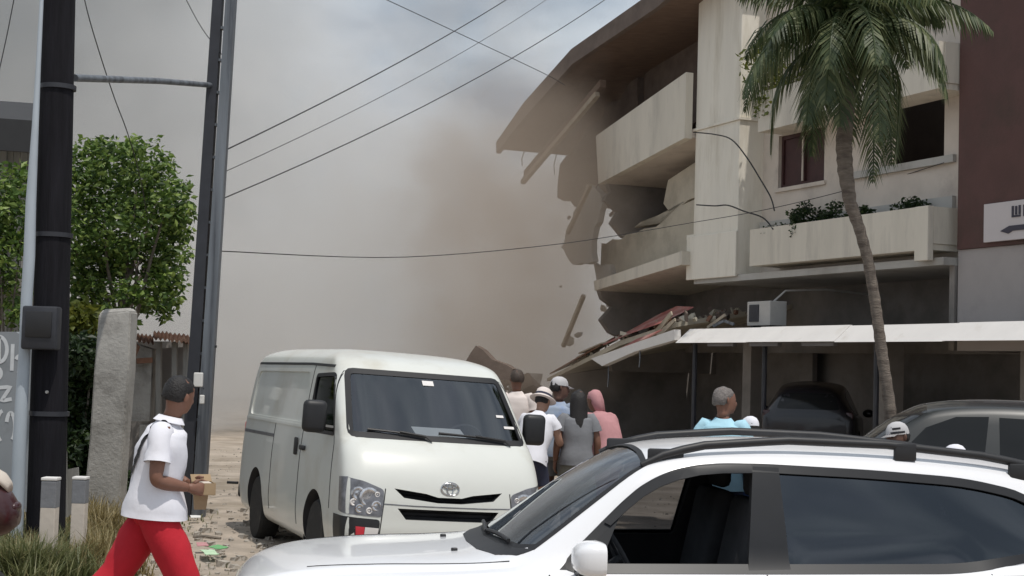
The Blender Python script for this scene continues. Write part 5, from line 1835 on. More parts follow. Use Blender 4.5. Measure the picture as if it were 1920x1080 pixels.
    bm = NB(); box(bm, (-2.2, 0, .33), (3.9, 1.05, .18)); obj('underbody', bm, M['blackpl'], t)
    # interior
    bm = NB()
    prism(bm, [(-1.45, -.76, .70), (-1.40, -.70, 1.015), (-1.75, -.70, 1.00), (-1.95, -.76, .72)], (0, 1.46, 0))
    obj('dashboard', bm, M['interior'], t)
    for x, y in ((-2.35, .38), (-2.35, -.38)): car_seat('seat', x, y, .62, t)
    bm = NB(); box(bm, (-3.25, 0, .62), (.5, 1.3, .18), bevel=.05); box(bm, (-3.52, 0, 1.0), (.16, 1.3, .64), rot=Matrix.Rotation(R(-14), 3, 'Y'), bevel=.05)
    obj('rear_seat', bm, M['seat'], t, 50)
    steering(-1.92, .38, .98, t)
    bm = NB(); box(bm, (-2.02, 0, 1.40), (.03, .22, .06), bevel=.015); obj('inside_mirror', bm, M['interior'], t)
    return t
build_suv()

def plain_car(name, label, loc, rz, paint, scale=(1, 1, 1), rail=False):
    """dark cars in the shade: painted shell with fitted glass"""
    t = thing(name, label, 'car', loc, rz, 'dark cars parked in the shade of the awning')
    bm = suv_shell(n=3)
    bvh = BVHTree.FromBMesh(bm)
    me = bpy.data.meshes.new('body'); bm.to_mesh(me); bm.free()
    cuts = []
    for xw in (-.92, -3.55):
        for y0, y1 in ((.55, 1.2), (-1.2, -.55)): cuts.append(cyl_y(xw, .35, .40, y0, y1))
    me = boolean(me, cuts, paint); me.name = 'body'
    link('body', me, None, t, 35)
    WST = [(-1.21, 0.0), (-1.235, .35), (-1.30, .60), (-1.385, .705), (-2.0, .575), (-2.03, .3), (-2.04, 0), (-2.03, -.3), (-2.0, -.575), (-1.385, -.705), (-1.30, -.60), (-1.235, -.35)]
    dg = mat('dark_car_glass', (.016, .017, .018), .12, .05, 3.0, spec=.3)
    patch('windscreen', bvh, 'top', WST, dg, t, .004, .006, .1)
    patch('rear_window', bvh, 'rear', rounded([(-.58, 1.12), (.58, 1.12), (.48, 1.40), (-.48, 1.40)], .05), dg, t, .004, .006, .1)
    for ax in ('left', 'right'):
        patch('side_window', bvh, ax, [(-1.62, .99), (-2.52, .995), (-2.60, 1.46), (-2.28, 1.45), (-1.98, 1.34)], dg, t, .004, .006, .1)
        patch('side_window', bvh, ax, [(-2.68, 1.0), (-3.52, 1.01), (-4.0, 1.13), (-3.83, 1.35), (-3.6, 1.41), (-3.2, 1.44), (-2.7, 1.455)], dg, t, .004, .006, .1)
        sy = 1 if ax == 'left' else -1
        bm = NB(); sph(bm, (-1.60, sy * 1.03, 1.02), (.085, .12, .08)); obj('mirror', bm, paint, t, 60)
    S = lambda pl, s: [(p[0] * s, p[1]) for p in pl]
    for s in (1, -1):
        patch('headlight', bvh, 'front', S([(.42, .70), (.60, .75), (.78, .80), (.82, .72), (.62, .63), (.44, .62)], s), M['lensgrey'], t, .004, .01, .05)
        bm = NB(); box(bm, (-4.42, s * .76, .98), (.10, .14, .22), bevel=.03); obj('tail_light', bm, M['maroon'], t, 40)
    bm = NB(); box(bm, (-4.50, 0, .72), (.02, .5, .12), bevel=.003); obj('number_plate', bm, M['acwhite'], t)
    for xw in (-.92, -3.55):
        for s in (1, -1): wheel(t, xw, s * .80, .35, .22, s, M['rim'])
    t.scale = scale
    return t
q = at(1760, 756, 15.5)
plain_car('parked_car', 'dark grey car parked in front of the shops behind the pale grey cap', (2.25, 15.3, .12), R(171), M['darkcar'], (.95, .95, 1.0))
plain_car('parked_car', 'dark car with grey rear window at the right edge, nearest of the shaded cars', (3.35, 13.3, .10), R(162), M['darkcar'], (.95, .95, .97))
plain_car('parked_car', 'black car with a grey number plate parked deep under the awning beside the palm', (6.75, 32.3, .12), R(75), M['blackcar'], (1, 1, 1.05))
# ------------------------------------------------------------------ people
def skin_bm(nodes, edges, sub=2):
    """one smooth surface grown round a skeleton of joints: nodes = [(point, radius)]"""
    me = bpy.data.meshes.new('skeleton')
    me.from_pydata([tuple(n[0]) for n in nodes], edges, [])
    o = bpy.data.objects.new('skeleton', me)
    COL.objects.link(o)
    md = o.modifiers.new('skin', 'SKIN')
    md.use_smooth_shade = True
    md.branch_smoothing = .4
    for i, d in enumerate(me.skin_vertices[0].data):
        r = nodes[i][1]
        d.radius = (r, r) if not isinstance(r, tuple) else r
        d.use_root = (i == 0)
    s = o.modifiers.new('sub', 'SUBSURF'); s.levels = sub; s.render_levels = sub
    dg = bpy.context.evaluated_depsgraph_get()
    ev = o.evaluated_get(dg)
    m2 = bpy.data.meshes.new_from_object(ev)
    bm = bmesh.new(); bm.from_mesh(m2)
    bpy.data.objects.remove(o)
    return bm

def add_bm(dst, src):
    m = bpy.data.meshes.new('t'); src.to_mesh(m); src.free(); dst.from_mesh(m); bpy.data.meshes.remove(m)

def ellring(c, lat, fwd, a, b, n=18, pw=1.0):
    """an oval ring: half width a along lat, half depth b along fwd"""
    out = []
    for i in range(n):
        w = 2 * math.pi * i / n
        ca, sa = math.cos(w), math.sin(w)
        ca = math.copysign(abs(ca) ** pw, ca); sa = math.copysign(abs(sa) ** pw, sa)
        out.append(c + lat * (a * ca) + fwd * (b * sa))
    return out

def folds(bm, amp, sc):
    bm.normal_update()
    for v in bm.verts:
        v.co += v.normal * (mnoise.noise(v.co * sc) * amp + mnoise.noise(v.co * sc * 2.7 + Vector((5, 1, 2))) * amp * .5)

STAND = dict(pelvis=(0, 0, .94), waist=(0, 0, 1.08), chest=(.01, 0, 1.28), neck0=(.0, 0, 1.46), neck1=(.015, 0, 1.54), head=(.03, 0, 1.635),
             shl=(0, .18, 1.42), shr=(0, -.18, 1.42), ell=(-.03, .24, 1.14), elr=(-.03, -.24, 1.14), wrl=(.06, .25, .90), wrr=(.06, -.25, .90),
             hil=(0, .09, .92), hir=(0, -.09, .92), knl=(.03, .10, .50), knr=(.03, -.10, .50), anl=(-.02, .10, .08), anr=(-.02, -.10, .08))

def person(label, loc, rz, h=1.72, pose=None, top=None, bottom=None, skin='skin', hair='hair', sleeve=.55, bottom_len=1.0, skirt=False, hat=None,
           look=0.0, shoes='blackpl', girth=1.0, long_hair=False, hand_dirs=None, group=None, wide_bottom=1.0, open_hem=0.0):
    s = h / 1.74
    J = {k: Vector(v) for k, v in STAND.items()}
    for k, v in (pose or {}).items(): J[k] = Vector(v)
    for k in J: J[k] = J[k] * s
    t = thing('person', label, 'person', loc, rz, group)
    g = girth * s
    # body
    nodes, edges = [], []
    def add(p, r): nodes.append((p, r)); return len(nodes) - 1
    pe = add(J['pelvis'], .110 * g); wa = add(J['waist'], .105 * g); ch = add(J['chest'], .115 * g); n0 = add(J['neck0'], .062 * s); n1 = add(J['neck1'], .05 * s)
    edges += [(pe, wa), (wa, ch), (ch, n0), (n0, n1)]
    hd = J['head']; up = (hd - J['neck1']).normalized()
    for S in ('l', 'r'):
        a = add(J['sh' + S] - Vector((0, 0, .012)), .048 * g); m = add(J['sh' + S].lerp(J['el' + S], .5), .046 * g); b = add(J['el' + S], .042 * g); m2 = add(J['el' + S].lerp(J['wr' + S], .4), .041 * g); c = add(J['wr' + S], .028 * s)
        edges += [(ch, a), (a, m), (m, b), (b, m2), (m2, c)]
        a = add(J['hi' + S], .09 * g); m = add(J['hi' + S].lerp(J['kn' + S], .5), .078 * g); b = add(J['kn' + S], .055 * g); m2 = add(J['kn' + S].lerp(J['an' + S], .35), .056 * g); c = add(J['an' + S], .038 * s)
        toe = J['an' + S] + Vector((.15, (.02 if S == 'l' else -.02), -.045)) * s
        d = add(toe, .035 * s)
        edges += [(pe, a), (a, m), (m, b), (b, m2), (m2, c), (c, d)]
    body = skin_bm(nodes, edges, 2)
    # head: neck flows into skull, with jaw, nose, ears
    q = Matrix.Rotation(look, 3, 'Z')
    F = q @ Vector((1, 0, 0)); F = (F - up * F.dot(up)).normalized(); Lt = up.cross(F)
    hb = NB()
    rings = []
    for k, fo, a, b in ((-.15, -.01, .052, .055), (-.11, .0, .052, .058), (-.095, .015, .055, .075), (-.06, .018, .062, .088), (-.02, .01, .071, .096), (.02, .002, .076, .101), (.06, -.004, .072, .096), (.09, -.008, .056, .076), (.107, -.01, .032, .045), (.112, -.01, .008, .01)):
        rings.append(ellring(hd + (up * k + F * fo) * s, Lt, F, a * s, b * s, 18))
    loft(hb, rings)
    sph(hb, hd + (F * .108 - up * .018) * s, (.018 * s, .014 * s, .024 * s))
    for sd in (1, -1):
        sph(hb, hd + (Lt * .076 * sd - F * .005 - up * .005) * s, (.02 * s, .01 * s, .03 * s))
    add_bm(body, hb)
    # hands
    for S in ('l', 'r'):
        w = J['wr' + S]
        dr = (w - J['el' + S]).normalized()
        if hand_dirs and S in hand_dirs: dr = Vector(hand_dirs[S]).normalized()
        sdv = Vector((0, -1 if S == 'l' else 1, 0)); pn = dr.cross(Vector((0, 0, 1)))
        if pn.length < .3: pn = Vector((0, 1, 0))
        pn.normalize(); wd = dr.cross(pn).normalized()
        nn = [(w - dr * .02 * s, (.026 * s, .022 * s)), (w + dr * .04 * s, (.034 * s, .02 * s)), (w + dr * .085 * s, (.036 * s, .017 * s))]
        hbm = NB()
        rings = []
        for u, a, b in ((-.02, .024, .022), (.02, .03, .02), (.06, .040, .018), (.09, .042, .014), (.1, .03, .008)):
            rings.append(ellring(w + dr * u * s, wd, pn, a * s, b * s, 10))
        loft(hbm, rings)
        inn = pn if pn.y * (-1 if S == 'l' else 1) > 0 else -pn
        for i, (o, ln) in enumerate(((-.03, .055), (-.01, .07), (.011, .066), (.031, .05))):
            p0 = w + dr * .088 * s + wd * o * s
            p1 = p0 + (dr * .5 * ln + inn * .012) * s
            p2 = p1 + (dr * .38 * ln + inn * .024) * s
            tube(hbm, [p0 - dr * .015 * s, p0, p1, p2], [.010 * s, .0098 * s, .009 * s, .007 * s], 6)
        p0 = w + dr * .03 * s - wd * .03 * s
        tube(hbm, [p0, p0 + (dr * .03 - wd * .022 + inn * .01) * s, p0 + (dr * .062 - wd * .026 + inn * .024) * s], [.013 * s, .011 * s, .008 * s], 6)
        add_bm(body, hbm)
    obj('body', body, M[skin], t, 180)
    # face details
    fb = NB()
    for sd in (1, -1): sph(fb, hd + (Lt * .032 * sd + F * .088 + up * .008) * s, (.008 * s, .014 * s, .008 * s), u=8, v=6)
    sph(fb, hd + (F * .092 - up * .058) * s, (.008 * s, .024 * s, .006 * s), u=8, v=6)
    obj('face', fb, M['hair'], t, 180)
    # hair: a cap over the back and top of the skull
    hb = NB()
    rings = []
    low = -.16 if long_hair else -.045
    for k, fo, a, b in ((low, -.045, .058, .050), (-.03, -.038, .076, .070), (.01, -.030, .083, .082), (.045, -.012, .082, .098), (.08, -.008, .070, .090), (.105, -.01, .046, .062), (.121, -.012, .014, .02)):
        rings.append(ellring(hd + (up * k + F * fo) * s, Lt, F, a * s, b * s, 20))
    loft(hb, rings)
    for v in hb.verts: v.co += (v.co - hd).normalized() * mnoise.noise(v.co * 34) * .011
    obj('hair', hb, M[hair], t, 180)
    lat = Vector((0, 1, 0))
    def spine(a, b): return (J[b] - J[a]).normalized()
    if top:
        bm = NB()
        ax = spine('pelvis', 'chest'); fw = lat.cross(ax).normalized()
        sl = (J['shl'] - J['shr']).normalized(); fs = sl.cross(spine('chest', 'neck0')).normalized()
        rings = [ellring(J['pelvis'] - ax * .07 * s, lat, fw, .194 * g + open_hem, .166 * g + open_hem, 24, .9),
                 ellring(J['pelvis'] + ax * .0 * s, lat, fw, .196 * g + open_hem * .5, .162 * g + open_hem * .5, 24, .9),
                 ellring(J['waist'], lat, fw, .17 * g, .138 * g, 24, .9),
                 ellring(J['chest'], sl, fs, .19 * g, .148 * g, 24, .9),
                 ellring(J['chest'].lerp(J['neck0'], .45), sl, fs, .196 * g, .132 * g, 24, .9),
                 ellring(J['chest'].lerp(J['neck0'], .80), sl, fs, .180 * g, .112 * g, 24, .95),
                 ellring(J['neck0'] + up * -.005 * s, sl, fs, .098 * s, .084 * s, 24),
                 ellring(J['neck0'] + up * .03 * s, sl, fs, .062 * s, .062 * s, 24)]
        dense = []
        for a, b in zip(rings, rings[1:]):
            for k in range(3): dense.append([p.lerp(q, k / 3) for p, q in zip(a, b)])
        dense.append(rings[-1])
        loft(bm, dense, False, False)
        for S in ('l', 'r'):
            sh, el, wr = J['sh' + S], J['el' + S], J['wr' + S]
            ins = sh.lerp(J['chest'], .35) + Vector((0, 0, .03 * s))
            end = sh.lerp(el, min(1, sleeve))
            pts = [ins, sh.lerp(J['neck0'], .12), sh.lerp(el, .2), sh.lerp(el, .2 + (min(1, sleeve) - .2) * .5), end]
            rr = [.060 * g, .063 * g, .065 * g, .067 * g, .071 * g]
            if sleeve > 1:
                pts += [el.lerp(wr, (sleeve - 1) * .5), el.lerp(wr, sleeve - 1)]; rr += [.055 * g, .046 * g]
            P2, R2 = [], []
            for i in range(len(pts) - 1):
                for k in range(3): P2.append(pts[i].lerp(pts[i + 1], k / 3)); R2.append(lerp(rr[i], rr[i + 1], k / 3))
            P2.append(pts[-1]); R2.append(rr[-1])
            tube(bm, P2, R2, 14, caps=False)
        folds(bm, .013, 7)
        obj('shirt', bm, M[top], t, 180)
    if bottom:
        bm = NB()
        ax = spine('pelvis', 'waist'); fw = lat.cross(ax).normalized()
        wl = wide_bottom
        if skirt:
            rings = []
            kz = J['knl'].lerp(J['knr'], .5)
            e = J['pelvis'].lerp(kz, bottom_len)
            for u, a, b in ((-.12, .155, .125), (0, .172, .14), (.25, .185, .155), (.6, .20 * wl, .18 * wl), (1, .22 * wl, .20 * wl)):
                c = J['pelvis'] + ax * (-u * .12 * s) if u < 0 else J['pelvis'].lerp(e, u)
                rings.append(ellring(c, lat, -fw, a * g, b * g, 24))
            dense = []
            for a, b in zip(rings, rings[1:]):
                for k in range(4): dense.append([p.lerp(q, k / 4) for p, q in zip(a, b)])
            dense.append(rings[-1]); loft(bm, dense, True, False)
        else:
            rings = [ellring(J['pelvis'] + ax * .10 * s, lat, -fw, .158 * g, .125 * g, 24), ellring(J['pelvis'], lat, -fw, .17 * g, .135 * g, 24),
                     ellring(J['pelvis'] - ax * .06 * s, lat, -fw, .165 * g, .13 * g, 24), ellring(J['pelvis'] - ax * .12 * s, lat, -fw, .12 * g, .10 * g, 24)]
            loft(bm, rings, True, True)
            for S in ('l', 'r'):
                hi, kn, an = J['hi' + S], J['kn' + S], J['an' + S]
                pts = [hi.lerp(J['pelvis'], .5) + Vector((0, 0, .03 * s)), hi - Vector((0, 0, .02 * s)), hi.lerp(kn, .5), kn, kn.lerp(an, .45), an + Vector((0, 0, .02 * s))]
                rr = [.080 * g, .094 * g, .092 * g * wl, .078 * g * wl, .076 * g * wl, .074 * s * wl]
                # cut at the hem
                tot = [0]
                for i in range(5): tot.append(tot[-1] + (pts[i + 1] - pts[i]).length)
                stop = tot[-1] * bottom_len
                P2, R2 = [], []
                for i in range(5):
                    for k in range(4):
                        l = lerp(tot[i], tot[i + 1], k / 4)
                        if l > stop: break
                        P2.append(pts[i].lerp(pts[i + 1], k / 4)); R2.append(lerp(rr[i], rr[i + 1], k / 4))
                tube(bm, P2, R2, 14, caps=False)
        folds(bm, .015, 7)
        obj('skirt' if skirt else ('shorts' if bottom_len < .7 else 'trousers'), bm, M[bottom], t, 180)
    if shoes:
        for S in ('l', 'r'):
            an = J['an' + S]
            bm = NB()
            rings = []
            for u, a, zz in ((-.07, .02, .03), (-.05, .036, .05), (0, .042, .06), (.06, .044, .045), (.12, .046, .032), (.17, .036, .024), (.19, .012, .016)):
                c = an + Vector((u, 0, -.08 + zz * .5)) * s
                rings.append([c + Vector((0, a * math.cos(w), zz * .55 * math.sin(w))) * s for w in [2 * math.pi * i / 12 for i in range(12)]])
            loft(bm, rings); obj('shoe', bm, M[shoes], t, 180)
    if hat == 'bucket':
        hb = NB()
        rings = []
        for k, a, b in ((.0, .150, .165), (.005, .148, .163), (.035, .094, .114), (.06, .090, .110), (.105, .084, .10), (.128, .06, .074), (.136, .01, .012)):
            rings.append(ellring(hd + up * (k + .01) * s - F * .008 * s, Lt, F, a * s, b * s, 24))
        loft(hb, rings)
        ho = obj('hat', hb, M['hat'], t, 60)
        hb = NB()
        rings = [ellring(hd + up * (k + .01) * s - F * .008 * s, Lt, F, a * s, b * s, 24) for k, a, b in ((.036, .097, .117), (.06, .094, .114))]
        loft(hb, rings, False, False)
        obj('hat_band', hb, M['navy'], ho, 60)
    elif hat:
        hb = NB()
        rings = []
        for k, a, b in ((.022, .086, .106), (.05, .086, .104), (.08, .080, .096), (.11, .062, .076), (.13, .03, .038), (.134, .004, .005)):
            rings.append(ellring(hd + up * (k + .0) * s - F * .006 * s, Lt, F, a * s, b * s, 24))
        loft(hb, rings)
        ho = obj('cap', hb, M[hat], t, 60)
        hb = NB()
        base = hd + up * .03 * s
        a0, a1 = [], []
        for i in range(13):
            w = lerp(-1.0, 1.0, i / 12)
            d = F * math.cos(w) + Lt * math.sin(w)
            p = base + (Lt * math.sin(w) * .085 + F * math.cos(w) * .098) * s
            a0.append(p); a1.append(p + (F * .075 * math.cos(w * .9) - up * .018) * s)
        loft(hb, [a0, a1], False, False, closed=False)
        bmesh.ops.solidify(hb, geom=hb.faces[:], thickness=.006)
        obj('cap_peak', hb, M[hat], ho, 60)
    return t, J, s

# the man walking past in red trousers
mx, my = at(335, 703, 9.2).x, 9.2
MAN_RZ = R(14)
man_pose = dict(pelvis=(.02, 0, .93), waist=(.02, 0, 1.06), chest=(.045, 0, 1.26), neck0=(.075, 0, 1.43), neck1=(.11, 0, 1.515), head=(.135, -.0, 1.615),
                shl=(.06, .18, 1.40), shr=(.035, -.185, 1.39), elr=(.01, -.245, 1.10), ell=(.05, .24, 1.12), wrr=(.215, -.11, 1.05), wrl=(.225, .10, 1.06),
                hil=(.02, .09, .91), hir=(.02, -.09, .91), knr=(.20, -.10, .50), knl=(-.19, .10, .51), anr=(.29, -.10, .09), anl=(-.52, .10, .16))
man, MJ, ms = person('person in white polo shirt and red trousers walking right holding a small brown box', (mx - .13, my, .09), MAN_RZ, 1.72, man_pose, 'shirt', 'redcloth', 'skin', 'hair', sleeve=.62,
                     look=R(38), girth=1.13, hand_dirs=dict(r=(1, .45, -.15), l=(1, -.45, -.15)), wide_bottom=1.18, open_hem=.012)
# strap across the back and a polo collar
sh_ = [c for c in man.children if c.name.startswith('shirt')][0]
sbm = NB(); sbm.from_mesh(sh_.data); sbv = BVHTree.FromBMesh(sbm); sbm.free()
bm = NB()
C = [(.10, -.08, 1.46), (.06, -.10, 1.47), (.01, -.13, 1.45), (-.04, -.155, 1.40), (-.075, -.16, 1.33), (-.11, -.135, 1.25), (-.13, -.09, 1.17), (-.14, -.02, 1.10), (-.12, .08, 1.03)]
CC = []
for a, b in zip(C, C[1:]):
    for k in range(4): CC.append(Vector(a).lerp(Vector(b), k / 4))
va = []
for i, p in enumerate(CC):
    t_ = (CC[min(i + 1, len(CC) - 1)] - CC[max(i - 1, 0)]).normalized()
    q, nn, _, _ = sbv.find_nearest(p * ms)
    if nn.dot(q - MJ['chest']) < 0: nn = -nn
    w = t_.cross(nn).normalized() * .014
    va.append((bm.verts.new(q + w + nn * .007), bm.verts.new(q - w + nn * .007)))
for a, b in zip(va, va[1:]): bm.faces.new((a[0], b[0], b[1], a[1]))
bmesh.ops.solidify(bm, geom=bm.faces[:], thickness=.005)
obj('sling_strap', bm, M['strap'], man, 180)
bm = NB()
ne = MJ['neck0']; upv = (MJ['head'] - ne).normalized()
rings = [ellring(ne + upv * .015, Vector((0, 1, 0)), Vector((1, 0, -.2)).normalized(), .082, .085, 20), ellring(ne + upv * .05, Vector((0, 1, 0)), Vector((1, 0, -.2)).normalized(), .066, .07, 20),
         ellring(ne + upv * .055, Vector((0, 1, 0)), Vector((1, 0, -.2)).normalized(), .07, .074, 20), ellring(ne + upv * .018, Vector((0, 1, 0)), Vector((1, 0, -.2)).normalized(), .094, .098, 20)]
loft(bm, rings, False, False)
obj('collar', bm, M['shirt'], man, 180)
# box between his hands
mm = Matrix.Rotation(MAN_RZ, 4, 'Z')
hp = (MJ['wrl'] + MJ['wrr']) / 2 + Vector((.085, .0, -.0))
bx = thing('cardboard_box', 'small open brown cardboard box held in front of the walking man', 'box', man.location + (mm @ hp.to_4d()).to_3d(), MAN_RZ + R(8))
bm = NB()
box(bm, (0, 0, -.05), (.13, .13, .006)); box(bm, (.062, 0, -.015), (.006, .13, .07)); box(bm, (-.062, 0, -.015), (.006, .13, .07))
box(bm, (0, .063, -.015), (.118, .006, .07)); box(bm, (0, -.063, -.015), (.118, .006, .07))
obj('tray', bm, M['card'], bx)
bm = NB(); box(bm, (.0, .085, .040), (.125, .07, .005), rot=Matrix.Rotation(R(35), 3, 'X')); obj('flap', bm, M['card'], bx)
bm = NB(); box(bm, (.0, -.01, .0), (.09, .08, .05), bevel=.01); obj('contents', bm, M['pinkwall'], bx)
bm = NB(); prism(bm, [(-.05, .03, -.054), (.04, .03, -.054), (.03, .035, -.15), (-.04, .035, -.15)], (0, .03, 0)); obj('hanging_flap', bm, M['card'], bx)

def gp(px, y, dx=0):
    p = at(px, 800, y)
    return Vector((p.x + dx, y, ground_z(p.x, y)))
PG = 'people standing between the van and the fallen awning'
person('person with brown hair and pale top, half hidden right behind the van', gp(966, 18.2), R(80), 1.76, None, 'hat', 'greycloth', 'skin', 'hairbrown', group=PG, look=R(20))
lean = dict(pelvis=(-.10, 0, .90), waist=(-.06, 0, 1.03), chest=(.03, 0, 1.22), neck0=(.10, 0, 1.37), neck1=(.14, 0, 1.44), head=(.18, 0, 1.53), shl=(.08, .18, 1.33), shr=(.08, -.18, 1.33), ell=(.16, .23, 1.08), elr=(.16, -.23, 1.08), wrl=(.34, .16, 1.05), wrr=(.34, -.16, 1.05),
            hil=(-.09, .09, .88), hir=(-.09, -.09, .88), knl=(-.02, .10, .48), knr=(.06, -.10, .48), anl=(-.10, .10, .08), anr=(-.02, -.10, .08))
person('person in white bucket hat, white top and navy shorts seen from behind', gp(1003, 15.8), R(62), 1.66, lean, 'shirt', 'navy', 'skinlight', 'hair', hat='bucket', bottom_len=.40, girth=1.06, group=PG, sleeve=.4)
person('person in pale cap and blue grey shirt with bare legs beside the bucket hat', gp(1046, 16.4), R(75), 1.69, dict(wrr=(.22, -.12, 1.12), wrl=(.24, .14, 1.14), elr=(.02, -.25, 1.13)), 'bluegrey', 'greycloth', 'skindark', 'hair', hat='capgrey', bottom_len=.42, group=PG, look=R(-60), girth=1.04)
p3, J3, s3 = person('person with long black hair in a grey top and olive skirt, seen from behind', gp(1083, 16.0), R(95), 1.57, None, 'greycloth', 'olive', 'skin', 'hair', skirt=True, bottom_len=1.25, group=PG, girth=1.08, wide_bottom=1.1, look=R(20))
hd = J3['head']
bm = NB()
rings = []
for z, x, a, b in ((.10, -.01, .05, .06), (.07, -.02, .088, .10), (.0, -.03, .102, .105), (-.08, -.055, .105, .085), (-.18, -.085, .105, .06), (-.28, -.115, .095, .05), (-.36, -.125, .07, .04), (-.42, -.12, .03, .02)):
    rings.append(ellring(hd + Vector((x, 0, z)) * s3, Vector((0, 1, 0)), Vector((1, 0, 0)), a * s3, b * s3, 20))
loft(bm, rings)
folds(bm, .012, 22)
obj('long_hair', bm, M['hair'], p3, 180)
bend = dict(pelvis=(-.16, 0, .80), waist=(-.08, 0, .92), chest=(.10, 0, 1.05), neck0=(.24, 0, 1.12), neck1=(.31, 0, 1.15), head=(.41, 0, 1.19), shl=(.20, .18, 1.10), shr=(.20, -.18, 1.10), ell=(.30, .22, .84), elr=(.30, -.22, .84), wrl=(.42, .14, .66), wrr=(.42, -.14, .66),
            hil=(-.15, .09, .78), hir=(-.15, -.09, .78), knl=(.10, .11, .45), knr=(.10, -.11, .45), anl=(-.06, .11, .08), anr=(-.06, -.11, .08))
person('person in faded pink clothes and pink head cover, right of the long black hair', gp(1134, 16.6), R(130), 1.66, lean, 'pink', 'pink', 'skin', 'pink', group=PG, sleeve=1.5, girth=1.15, long_hair=True)
QG = 'people standing behind the white crossover'
person('person with brown grey hair in a light blue shirt beyond the white crossover', gp(1356, 12.6), R(70), 1.70, None, 'skyblue', 'navy', 'skin', 'hairgrey', group=QG, look=R(-50), girth=1.0)
person('person in deep blue with a white cap, lower than the light blue shirt beside them', gp(1408, 13.0), R(100), 1.44, None, 'bluecloth', 'navy', 'skin', 'hair', group=QG, hat='shirt', look=R(20))
pc, Jc, sc_ = person('person in a pale grey cap with dark print, standing before the dark grey car', gp(1690, 11.0), R(150), 1.53, None, 'darkwall' if False else 'navy', 'navy', 'skindark', 'hair', group=QG, hat='capgrey', look=R(60))
# print on the cap: two short dark bars on its side facing the street
hd = Jc['head']
for ch in pc.children:
    if ch.name.startswith('cap'):
        capo = ch
up_ = (Jc['head'] - Jc['neck1']).normalized()
bm = NB()
mrot = Matrix.Rotation(-R(150), 3, 'Z')
dcam = (mrot @ Vector((-.2, -1, 0))).normalized()
sdv = up_.cross(dcam).normalized()
for zz, w0, w1, rr in ((.045, -.055, .06, .109), (.078, -.04, .03, .100)):
    vs = []
    for i in range(7):
        a = lerp(w0, w1, i / 6) / .1
        p = hd + (dcam * math.cos(a) + sdv * math.sin(a)) * rr * sc_ + up_ * zz * sc_
        vs.append((bm.verts.new(p + up_ * .008), bm.verts.new(p - up_ * .008)))
    for a, b in zip(vs, vs[1:]): bm.faces.new((a[0], b[0], b[1], a[1]))
bmesh.ops.solidify(bm, geom=bm.faces[:], thickness=.003)
obj('cap_print', bm, M['capprint'], capo, 60)
person('person under a bright white cap at the right, beside the far roof rail', gp(1798, 10.8), R(160), 1.40, None, 'hat', 'navy', 'skin', 'hair', group=QG, hat='shirt', look=R(0))
# red sheet leaning on rubble behind the crossover
P = [at(x, y, 18.0) for x, y in ((1180, 838), (1268, 818), (1262, 870), (1170, 880))]
c = sum(P, Vector()) / 4
bm = NB(); prism(bm, [p - c for p in P], (0, .35, -.12))
o = obj('roof_sheet', bm, M['red']); o.location = c
tag(o, 'pinkish red sheet lying low behind the windscreen of the white crossover', 'roof sheet')

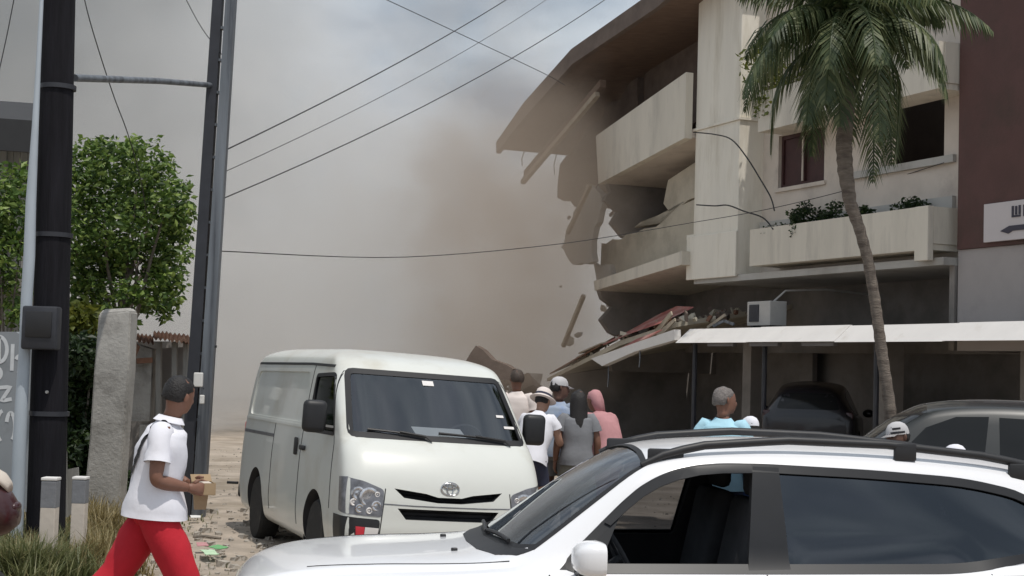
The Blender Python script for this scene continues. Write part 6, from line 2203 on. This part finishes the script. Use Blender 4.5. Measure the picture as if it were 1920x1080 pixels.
# ------------------------------------------------------------------ dust rising from the collapse
def dust():
    bm = NB()
    X0, X1, Y0, Y1, Z0, Z1 = -42, 22, 26, 76, -.5, 30
    box(bm, ((X0 + X1) / 2, (Y0 + Y1) / 2, (Z0 + Z1) / 2), (X1 - X0, Y1 - Y0, Z1 - Z0))
    m = bpy.data.materials.new('dust')
    m.use_nodes = True
    N, L = m.node_tree.nodes, m.node_tree.links
    N.clear()
    out = N.new('ShaderNodeOutputMaterial')
    pv = N.new('ShaderNodeVolumePrincipled')
    pv.inputs['Anisotropy'].default_value = 0.2
    L.new(pv.outputs[0], out.inputs['Volume'])
    tc = N.new('ShaderNodeTexCoord')
    sep = N.new('ShaderNodeSeparateXYZ')
    L.new(tc.outputs['Object'], sep.inputs[0])
    def math_(op, a, b=None, clamp=False):
        n = N.new('ShaderNodeMath'); n.operation = op; n.use_clamp = clamp
        for i, v in enumerate((a, b)):
            if v is None: continue
            if isinstance(v, (int, float)): n.inputs[i].default_value = v
            else: L.new(v, n.inputs[i])
        return n.outputs[0]
    def ramp(v, a, b):
        n = N.new('ShaderNodeMapRange'); n.interpolation_type = 'SMOOTHSTEP'
        n.inputs['From Min'].default_value = a; n.inputs['From Max'].default_value = b
        L.new(v, n.inputs['Value'])
        return n.outputs['Result']
    def noise(scale, det, off=0):
        mp = N.new('ShaderNodeMapping'); mp.inputs['Location'].default_value = (off, off * .7, off * 1.3)
        L.new(tc.outputs['Object'], mp.inputs['Vector'])
        n = N.new('ShaderNodeTexNoise'); n.inputs['Scale'].default_value = scale; n.inputs['Detail'].default_value = det
        n.inputs['Roughness'].default_value = .55
        L.new(mp.outputs['Vector'], n.inputs['Vector'])
        return n.outputs['Fac']
    x, y, z = sep.outputs
    # distance behind the line of the street front, positive inside the buildings
    inside = math_('ADD', math_('MULTIPLY', math_('SUBTRACT', x, FO.x * KS), FN.x), math_('MULTIPLY', math_('SUBTRACT', y, FO.y * KS), FN.y))
    along = math_('ADD', math_('MULTIPLY', math_('SUBTRACT', x, FO.x * KS), FD.x), math_('MULTIPLY', math_('SUBTRACT', y, FO.y * KS), FD.y))
    n1 = noise(.11, 5, 3.0)
    n2 = noise(.24, 4, 9.0)
    n3 = noise(.75, 3, 1.7)
    # the bank of dust along the street
    top = math_('ADD', -1.0, math_('MULTIPLY', n1, 26.0))
    zz = math_('DIVIDE', z, top)
    bank = math_('MULTIPLY', ramp(zz, 1.1, .62), ramp(math_('ADD', y, math_('MULTIPLY', ramp(x, 0, -8), 7.5)), 34.5, 46))
    bank = math_('MULTIPLY', bank, math_('MAXIMUM', ramp(inside, 3.0, -2.5), ramp(along, -10.5, -13.5)))
    bank = math_('MULTIPLY', bank, ramp(y, 75.8, 66))
    bank = math_('MULTIPLY', math_('MULTIPLY', bank, ramp(x, -41.5, -30)), ramp(x, 21.5, 15))
    bank = math_('MULTIPLY', bank, ramp(z, 29.5, 22))
    bank = math_('MULTIPLY', bank, ramp(along, -4.0, -7.0))
    bank = math_('MULTIPLY', bank, math_('ADD', .14, math_('MULTIPLY', ramp(math_('ADD', math_('MULTIPLY', n2, .6), math_('MULTIPLY', n3, .4)), .44, .59), 1.9)))
    # brown plume pouring off the broken end
    pc_ = F3(-5.6, -.1, 4.6)
    def sq(v, c, r): 
        d = math_('DIVIDE', math_('SUBTRACT', v, c), r); return math_('MULTIPLY', d, d)
    rr = math_('SQRT', math_('ADD', math_('ADD', sq(x, pc_.x, 2.9), sq(y, pc_.y, 4.8)), sq(z, pc_.z, 4.9)))
    plume = math_('MULTIPLY', ramp(math_('ADD', rr, math_('ADD', math_('MULTIPLY', n2, .9), math_('MULTIPLY', n3, .7))), 1.85, 1.15), ramp(n1, .2, .5))
    plume = math_('MULTIPLY', plume, ramp(y, 33.5, 35))
    smoke = math_('MULTIPLY', ramp(math_('ADD', x, math_('MULTIPLY', n1, 10.0)), -1.5, -7.0), ramp(z, 4.5, 9.5))
    shell = math_('MULTIPLY', math_('MULTIPLY', ramp(y, 34.5, 42), ramp(y, 75.8, 66)), math_('MULTIPLY', ramp(z, 29.5, 18), ramp(x, -41.5, -30)))
    smk = math_('MULTIPLY', math_('MULTIPLY', smoke, shell), ramp(n1, .30, .60))
    dens = math_('ADD', math_('ADD', math_('MULTIPLY', bank, DUST_BANK), math_('MULTIPLY', smk, .16)), math_('MULTIPLY', plume, DUST_PLUME))
    L.new(dens, pv.inputs['Density'])
    mix = N.new('ShaderNodeMixRGB')
    mix.inputs['Color1'].default_value = (.93, .925, .915, 1)
    mix.inputs['Color2'].default_value = (.57, .48, .40, 1)
    L.new(ramp(rr, 2.1, .9), mix.inputs['Fac'])
    # darker grey smoke high on the left
    mix2 = N.new('ShaderNodeMixRGB')
    L.new(mix.outputs['Color'], mix2.inputs['Color1'])
    mix2.inputs['Color2'].default_value = (.60, .605, .60, 1)
    L.new(smoke, mix2.inputs['Fac'])
    L.new(mix2.outputs['Color'], pv.inputs['Color'])
    o = obj('dust_cloud', bm, m)
    tag(o, kind='stuff')
DUST_BANK, DUST_PLUME = .30, 1.0
dust()
